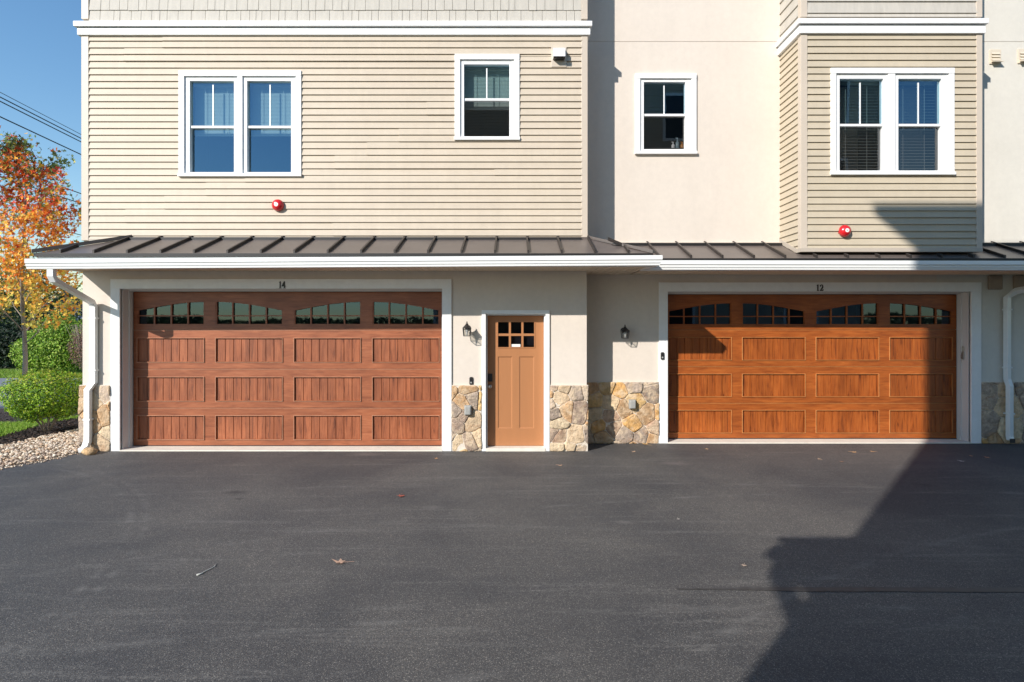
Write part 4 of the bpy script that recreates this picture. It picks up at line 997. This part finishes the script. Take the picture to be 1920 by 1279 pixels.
for i, (x, y, z, r_) in enumerate(((-33, 38, 3.6, 3.4), (-27, 42, 4.0, 3.2), (-40, 40, 4, 3.8), (-22.5, 48, 3.4, 2.6))):
    t = empty('roadside_tree', (x, y, 0), ['green tree on the far side of the street behind the maple crown', 'darker green tree left of the distant blue-grey house', 'big green tree far left beyond the street', 'small green tree behind the distant blue-grey house'][i], 'tree')
    crown([(x, y, z, r_, .9), (x-1.3, y, z-.8, r_*.7, .9), (x+1.4, y, z-.5, r_*.75, .9), (x+.3, y, z+1.2, r_*.6, 1)], 5000, .28, [(.06, .12, .02), (.10, .17, .03), (.14, .16, .04), (.20, .15, .05)], 60+i).build('crown', M['leaf'], t, fix=False)
    b = MB(); b.tube([(x, y, 0), (x+.1, y, z*.5), (x, y, z+r_*.4)], [.22, .16, .05], 8); b.build('trunk', M['bark'], t, smooth=True)
# distant tree belt closing the horizon
b = MB(); r3 = random.Random(77)
for k in range(42000):
    a = r3.uniform(0, 2*math.pi); d = r3.uniform(120, 150); hmax = 3.6+1.6*mnoise.noise(Vector((math.cos(a)*9, math.sin(a)*9, 0)))+.8*mnoise.noise(Vector((math.cos(a)*30, math.sin(a)*30, 2)))
    p = (d*math.sin(a), d*math.cos(a), hmax*r3.random()**.6)
    leaf_quads(b, p, (-math.sin(a)+r3.gauss(0, .4), -math.cos(a)+r3.gauss(0, .4), .6), 1.0*r3.uniform(.6, 1.2), pick([(.05, .08, .02), (.08, .09, .03), (.12, .08, .03), (.035, .06, .02)], r3), r3)
struct(b.build('distant_woods', M['leaf'], None, fix=False), 'stuff', 'low belt of dark mixed woods along the horizon', 'woods')
# distant house
hx, hy = X(124, 45), 45.0; zt = Z(553, 45); ze = Z(592, 45)
t = empty('distant_house', (hx, hy, 0), 'distant blue-grey gabled house seen between the maple and the house corner', 'house')
b = MB(); b.prism([(hx-3.4, 0), (hx+3.4, 0), (hx+3.4, ze-1.9), (hx, zt), (hx-3.4, ze-1.9)], hy, hy+9); b.build('wall', M['farhouse'], t)
b = MB()
for s_ in (-1, 1):
    b.add([(hx, hy-.4, zt+.12), (hx+s_*3.9, hy-.4, ze-2.1), (hx+s_*3.9, hy+9.4, ze-2.1), (hx, hy+9.4, zt+.12), (hx, hy-.4, zt+.3), (hx+s_*3.9, hy-.4, ze-1.9), (hx+s_*3.9, hy+9.4, ze-1.9), (hx, hy+9.4, zt+.3)], [(0,1,2,3),(4,5,6,7),(0,1,5,4),(1,2,6,5),(2,3,7,6)])
b.build('roof', M['farroof'], t)
for dx in (-1.4, 1.4):
    b = MB(); b.box(hx+dx-.45, hx+dx+.45, hy-.05, hy+.02, 1.2, 2.6); f = b.build('window', M['white'], t); g = MB(); g.box(hx+dx-.37, hx+dx+.37, hy-.06, hy-.051, 1.28, 2.52); g.build('pane', M['darkplastic'], f)

# gravel strip, mulch and grass near the corner
def inpoly(x, y, poly):
    c = False
    for i in range(len(poly)):
        (x1, y1), (x2, y2) = poly[i], poly[i-1]
        if (y1 > y) != (y2 > y) and x < (x2-x1)*(y-y1)/(y2-y1)+x1: c = not c
    return c
GR = [(-6.58, 8.75), (-6.64, 8.62), (-6.73, 8.1), (-6.98, 7.7), (-7.62, 7.0), (-9.05, 6.0), (-9.75, 6.9), (-8.75, 7.9), (-8.2, 9.1), (-8.14, 10.2), (-7.95, 13.0), (-6.58, 13.0)]
sheet('gravel_bed', GR, -.004, M['gravelbed'])
MU = [(-9.75, 6.9), (-8.75, 7.9), (-8.2, 9.1), (-8.14, 10.2), (-7.95, 13.0), (-8.6, 13.0), (-9.25, 11.4), (-8.95, 10.2), (-8.75, 9.4), (-9.3, 8.0), (-10.3, 7.0)]
sheet('mulch_bed', MU, -.003, M['mulch'])
M2 = [(-15, 12.62), (-9.0, 12.62), (-9.6, 11.4), (-11.5, 10.9), (-15, 10.9)]
sheet('far_mulch_bed', M2, -.005, M['mulch'])
rr = random.Random(4); b = MB(); PB = [(.58, .46, .33), (.70, .58, .44), (.46, .33, .22), (.58, .40, .26), (.38, .28, .21), (.74, .66, .54), (.52, .42, .33)]
def pebble(b, x, y, z, s_, c, rr):
    a = rr.uniform(0, 3.14); ca, sa = math.cos(a), math.sin(a); ex, ey, ez_ = s_*rr.uniform(.8, 1.3), s_*rr.uniform(.6, .9), s_*rr.uniform(.4, .65)
    tlt = rr.uniform(-.4, .4); vs = []
    for k, (r_, h) in enumerate(((.55, -.8), (1, -.1), (.85, .55), (.4, .95))):
        for j in range(6):
            t = j*math.pi/3+k*.4; px_, py_ = ex*r_*math.cos(t)*rr.uniform(.9, 1.1), ey*r_*math.sin(t)
            vs.append((x+px_*ca-py_*sa, y+px_*sa+py_*ca, z+ez_*h+px_*tlt))
    fs = [tuple(range(18, 24))]
    for k in range(3):
        for j in range(6): q = (j+1) % 6; fs.append((k*6+j, k*6+q, (k+1)*6+q, (k+1)*6+j))
    b.add(vs, fs, c)
cnt = 0
while cnt < 7500:
    x, y = rr.uniform(-9.8, -6.55), rr.uniform(6.0, 13)
    if y > 10.8 and rr.random() < .5: continue
    if not inpoly(x, y, GR): continue
    cnt += 1; pebble(b, x, y, .004+rr.random()*.022, rr.uniform(.013, .030), pick(PB, rr, .2), rr)
for k in range(260):       # strays over the asphalt edge
    i = rr.randrange(1, 5); (xa, ya), (xb, yb) = EDGE[i], EDGE[i+1]; t_ = rr.random()
    pebble(b, xa+(xb-xa)*t_+abs(rr.gauss(0, .05)), ya+(yb-ya)*t_-abs(rr.gauss(0, .05)), .006, rr.uniform(.006, .018), pick(PB, rr, .2), rr)
struct(b.build('gravel', M['pebble'], None, smooth=True, fix=False), 'stuff', 'pale river gravel along the left side of the house', 'gravel')
b = MB()
for poly, k, xr_, yr_ in ((MU, 6000, (-10.3, -7.9), (6.9, 13)), (M2, 2500, (-15, -9), (10.9, 12.62))):
    c_ = 0
    while c_ < k:
        x, y = rr.uniform(*xr_), rr.uniform(*yr_)
        if not inpoly(x, y, poly): continue
        c_ += 1; L = rr.uniform(.02, .06); leaf_quads(b, (x, y, rr.uniform(.0, .03)), (rr.gauss(0, .5), rr.gauss(0, .5), 1), L, pick([(.04, .028, .022), (.022, .016, .014), (.07, .045, .033)], rr), rr)
struct(b.build('mulch_chips', M['chip'], None, fix=False), 'stuff', 'dark shredded bark mulch around the rounded bush', 'mulch')
def grass(name, polyfn, n, hgt, label, seed):
    b = MB(); r4 = random.Random(seed); k = 0
    while k < n:
        p = polyfn(r4)
        if p is None: continue
        k += 1; x, y = p; a = r4.uniform(0, 6.28); h = hgt*r4.uniform(.5, 1.2); l = h*.5
        dx, dy = math.cos(a)*.006, math.sin(a)*.006; c = pick([(.20, .36, .03), (.28, .44, .04), (.14, .28, .025), (.36, .46, .08)], r4)
        w2_ = r4.uniform(1, 2.2)
        b.add([(x-dx*w2_, y-dy*w2_, -.01), (x+dx*w2_, y+dy*w2_, -.01), (x+r4.gauss(0, l), y+r4.gauss(0, l), h)], [(0, 1, 2)], c)
    struct(b.build(name, M['leaf'], None, fix=False), 'stuff', label, 'grass')
def pf1(r4):
    x, y = r4.uniform(-13, -8.2), r4.uniform(7.4, 12.6)
    if inpoly(x, y, MU) or inpoly(x, y, M2) or inpoly(x, y, GR) or (x > -9.2 and y < 7.8): return None
    return x, y
grass('grass', pf1, 42000, .055, 'bright mown grass around the mulch bed', 6)
def pf2(r4):
    y = r4.choice([r4.uniform(17.05, 17.75), r4.uniform(21.2, 25)]); x = r4.uniform(-26, -14)
    return x, y
grass('verge_grass', pf2, 22000, .09, 'mown grass verge and lawn across the street', 7)

# rock under the left downspout
b = MB(); rr = random.Random(3); cx_, cy_ = X(168, 8.55), 8.55; vs = []; fs = []
for k in range(7):
    ph_ = -math.pi/2+math.pi*k/6
    for j in range(12):
        t_ = j*math.pi/6; d = Vector((math.cos(t_)*math.cos(ph_), math.sin(t_)*math.cos(ph_), math.sin(ph_))); q = 1+.3*mnoise.noise(d*1.7+Vector((5, 1, 2)))
        vs.append((cx_+d.x*.10*q, cy_+d.y*.08*q, .045+d.z*.06*q))
for k in range(6):
    for j in range(12): q = (j+1) % 12; fs.append((k*12+j, k*12+q, (k+1)*12+q, (k+1)*12+j))
b.add(vs, fs, (.62, .40, .20)); tag(b.build('rock', M['stone'], None, smooth=True, origin=(cx_, cy_, 0)), 'small orange rock on the gravel under the spout of the left downspout', 'rock')

# fallen leaves and the pale stem on the driveway
LV = [(752, 931, (.45, .12, .08), .10, 'red fallen leaf in the middle of the driveway, nearer the garage'), (638, 1056, (.62, .40, .28), .11, 'largest tan curled leaf out on the open driveway'),
      (818, 861, (.55, .32, .16), .06, 'small tan leaf in front of the right casing of the red-brown garage door'), (1050, 874, (.66, .42, .26), .07, 'pinkish tan leaf on the driveway in front of the stone right of the entry door'),
      (1188, 848, (.66, .45, .30), .07, 'pale leaf on the driveway in front of the recessed stone'), (1210, 834, (.70, .45, .20), .12, 'orange leaf curled against the foot of the recessed stone'),
      (1325, 843, (.66, .45, .25), .06, 'small leaf in front of the left part of the orange garage door'), (1536, 862, (.60, .42, .28), .05, 'tiny tan leaf in the sun, third from the big shadow'),
      (1601, 849, (.68, .42, .22), .08, 'left one of two sunlit leaves near the orange garage door threshold'), (1636, 848, (.62, .36, .18), .07, 'right one of two sunlit leaves near the orange garage door threshold'),
      (1578, 867, (.45, .25, .15), .06, 'dull brown leaf in the sun just left of the big shadow'), (1803, 866, (.75, .72, .68), .07, 'whitish leaf in the shade in front of the right garage casing'),
      (1820, 856, (.55, .30, .18), .06, 'small brown leaf in the shade beside the whitish one'), (1851, 859, (.60, .28, .14), .08, 'rust coloured leaf in the shade, rightmost on the driveway'),
      (1272, 975, (.55, .50, .44), .04, 'tiny pale leaf on the open driveway right of centre'), (1395, 1062, (.55, .42, .32), .05, 'tiny tan leaf left of the point of the big shadow')]
for i, (x, y, c, s_, lab) in enumerate(LV):
    Yl = CH*F/(y-HZ); xx = X(x, Yl); b = MB(); r5 = random.Random(i+50); a0 = r5.uniform(0, 6.28); vs = []; s_ *= 1.1
    ang = [(-90, .15), (-50, .5), (-20, .3), (15, .62), (50, .3), (90, .75), (130, .3), (165, .62), (200, .3), (230, .5)]
    vs = [(xx, Yl, .010)]+[(xx+s_*.8*q*math.cos(R(t)+a0), Yl+s_*.8*q*math.sin(R(t)+a0), .006+(.45*s_*(q-.25) if q > .4 else .004)*r5.uniform(.3, 1.1)) for t, q in ang]
    n = len(ang); b.add(vs, [(0, 1+k, 1+(k+1) % n) for k in range(n)], c)
    b.tube([(xx, Yl, .010), (xx+s_*.5*math.cos(R(-90)+a0), Yl+s_*.5*math.sin(R(-90)+a0), .012), (xx+s_*.9*math.cos(R(-80)+a0), Yl+s_*.9*math.sin(R(-80)+a0), .008)], .0015, 4, c)
    tag(b.build('fallen_leaf', M['leaf'], None, origin=(xx, Yl, 0), fix=False), lab, 'leaf', 'fallen leaves on the driveway')
pts = [(369, 1080), (378, 1077), (384, 1073), (394, 1068), (402, 1064), (405, 1058)]
b = MB(); pp = []
for x, y in pts: Yl = CH*F/(y-HZ); pp.append((X(x, Yl), Yl, .006))
b.tube(pp, [.008, .006, .004, .003, .003, .002], 6, (.5, .5, .46)); tag(b.build('dry_stem', M['pebble'], None, smooth=True, origin=pp[0]), 'thin pale dry stem lying on the left half of the driveway', 'stem')

# ------------------------------------------------------------------ power lines and poles
def wx(Y): return -15.7-.112*(Y-17.5)
P0, P1 = 10.5, 62.0
for Yp, lab in ((P0, 'wooden utility pole at the near end of the wires left of the photo'), (P1, 'wooden utility pole down the street behind the house')):
    t = empty('utility_pole', (wx(Yp), Yp, 0), lab, 'utility pole', 'poles carrying the wires')
    b = MB(); b.tube([(wx(Yp), Yp, 0), (wx(Yp), Yp, 9.6)], [.17, .11], 12); b.build('pole', M['pole'], t, smooth=True)
    b = MB(); b.box(wx(Yp)-1.1, wx(Yp)+1.1, Yp-.06, Yp+.06, 8.85, 8.97); b.build('crossarm', M['pole'], t)
WL = [(0, 173, .0, .010, 'thinnest and highest of the wires in the sky left of the house'), (0, 182, .0, .018, 'second highest wire in the sky left of the house'), (0, 190, 0, .018, 'third wire down in the sky left of the house'), (0, 219, 0, .020, 'fourth wire down, crossing the tip of the maple'),
      (90, 341, 0, .018, 'fifth wire down, leaving the maple crown at mid height'), (90, 361, 0, .018, 'sixth wire down, just under the fifth beside the maple'), (100, 428, 0, .014, 'lowest wire, seen among the maple branches near the pent roof')]
for x, y, _, r_, lab in WL:
    q = (CX-x)/F; Yw = (15.7-.112*17.5)/(q-.112) if q > .112 else 20   # where the sight line meets the wires' plane
    H = CH+(HZ-y)/F*Yw; b = MB(); pts = []
    for k in range(29):
        Yk = P0+(P1-P0)*k/28; u = (Yk-Yw)/40; pts.append((wx(Yk), Yk, H+.35*u*u))
    b.tube(pts, r_, 5); tag(b.build('power_line', M['wire'], None), lab, 'power line', 'overhead wires left of the house')

# ------------------------------------------------------------------ house across the yard (behind the camera): casts the big shadow
YO = -1.35; XO = -1.43+.875*YO; H1 = 4.51; H2 = 11.07; a_ = .35
op = empty('opposite_townhouse', (XO, YO, 0), 'tall siding townhouse across the driveway whose shadow falls over the right side', 'house')
owins = []
for zz in (1.2, 5.9, 8.6):
    for xx in (1.5, 6.0, 10.5): owins.append((xx-.55, xx+.55, zz, zz+1.5))
siding(op, 'siding', M['opp'], XO, 12.7, 0, H2-.15, .1037, lambda u, o, z: (u, YO+o, z))
b = MB(); b.box(XO, 12.7, YO-11, YO-.001, 0, H2-.15); b.build('wall', M['opp'], op)
for (x0, x1, z0, z1) in owins:
    b = MB(); b.box(x0-.09, x1+.09, YO+.017, YO+.04, z0-.09, z1+.09); f = b.build('window', M['white'], op); g = MB(); g.box(x0, x1, YO+.041, YO+.045, z0, z1); g.build('pane', M['darkplastic'], f)
b = MB(); b.add([(XO-a_, YO+a_, H2), (12.7+a_, YO+a_, H2), (12.7+a_, YO-11-a_, H2), (XO-a_, YO-11-a_, H2), (XO+5.5, YO-5.5, H2+1.9), (7.2, YO-5.5, H2+1.9)], [(0,1,5,4),(1,2,5),(2,3,4,5),(3,0,4)])
b.box(XO-a_, 12.7+a_, YO-11-a_, YO+a_, H2-.16, H2-.002); b.build('roof', M['farroof'], op)
b = MB(); b.box(XO-a_, 12.7+a_, YO-11-a_, YO+a_, H1-.16, H1); b.box(XO-a_+.06, 12.7+a_, YO-11-a_, YO+a_+.10, H1+.02, H1+.07); b.build('eave_band', M['white'], op)
b = MB(); b.tube([(XO-.22, YO+.22, H1-.16), (XO-.22, YO+.20, H1-.30), (XO-.05, YO-.12, H1-.62), (XO-.05, YO-.14, H1-.8), (XO-.05, YO-.14, .1)], 0, sq=(.05, .05)); b.build('downspout', M['gutter'], op)

# bare tree behind the camera, left: its thin shade lies on the driveway
tx, ty = -23.3, -8.6
bt = empty('bare_tree', (tx, ty, 0), 'nearly bare tree standing behind the camera on the left', 'tree')
b, tips = tree_skel((tx, ty, 0), 11.6, 21, .2, 2.8, 3, (0, 0), .35, 16)
b.build('trunk', M['barkdark'], bt, smooth=True)
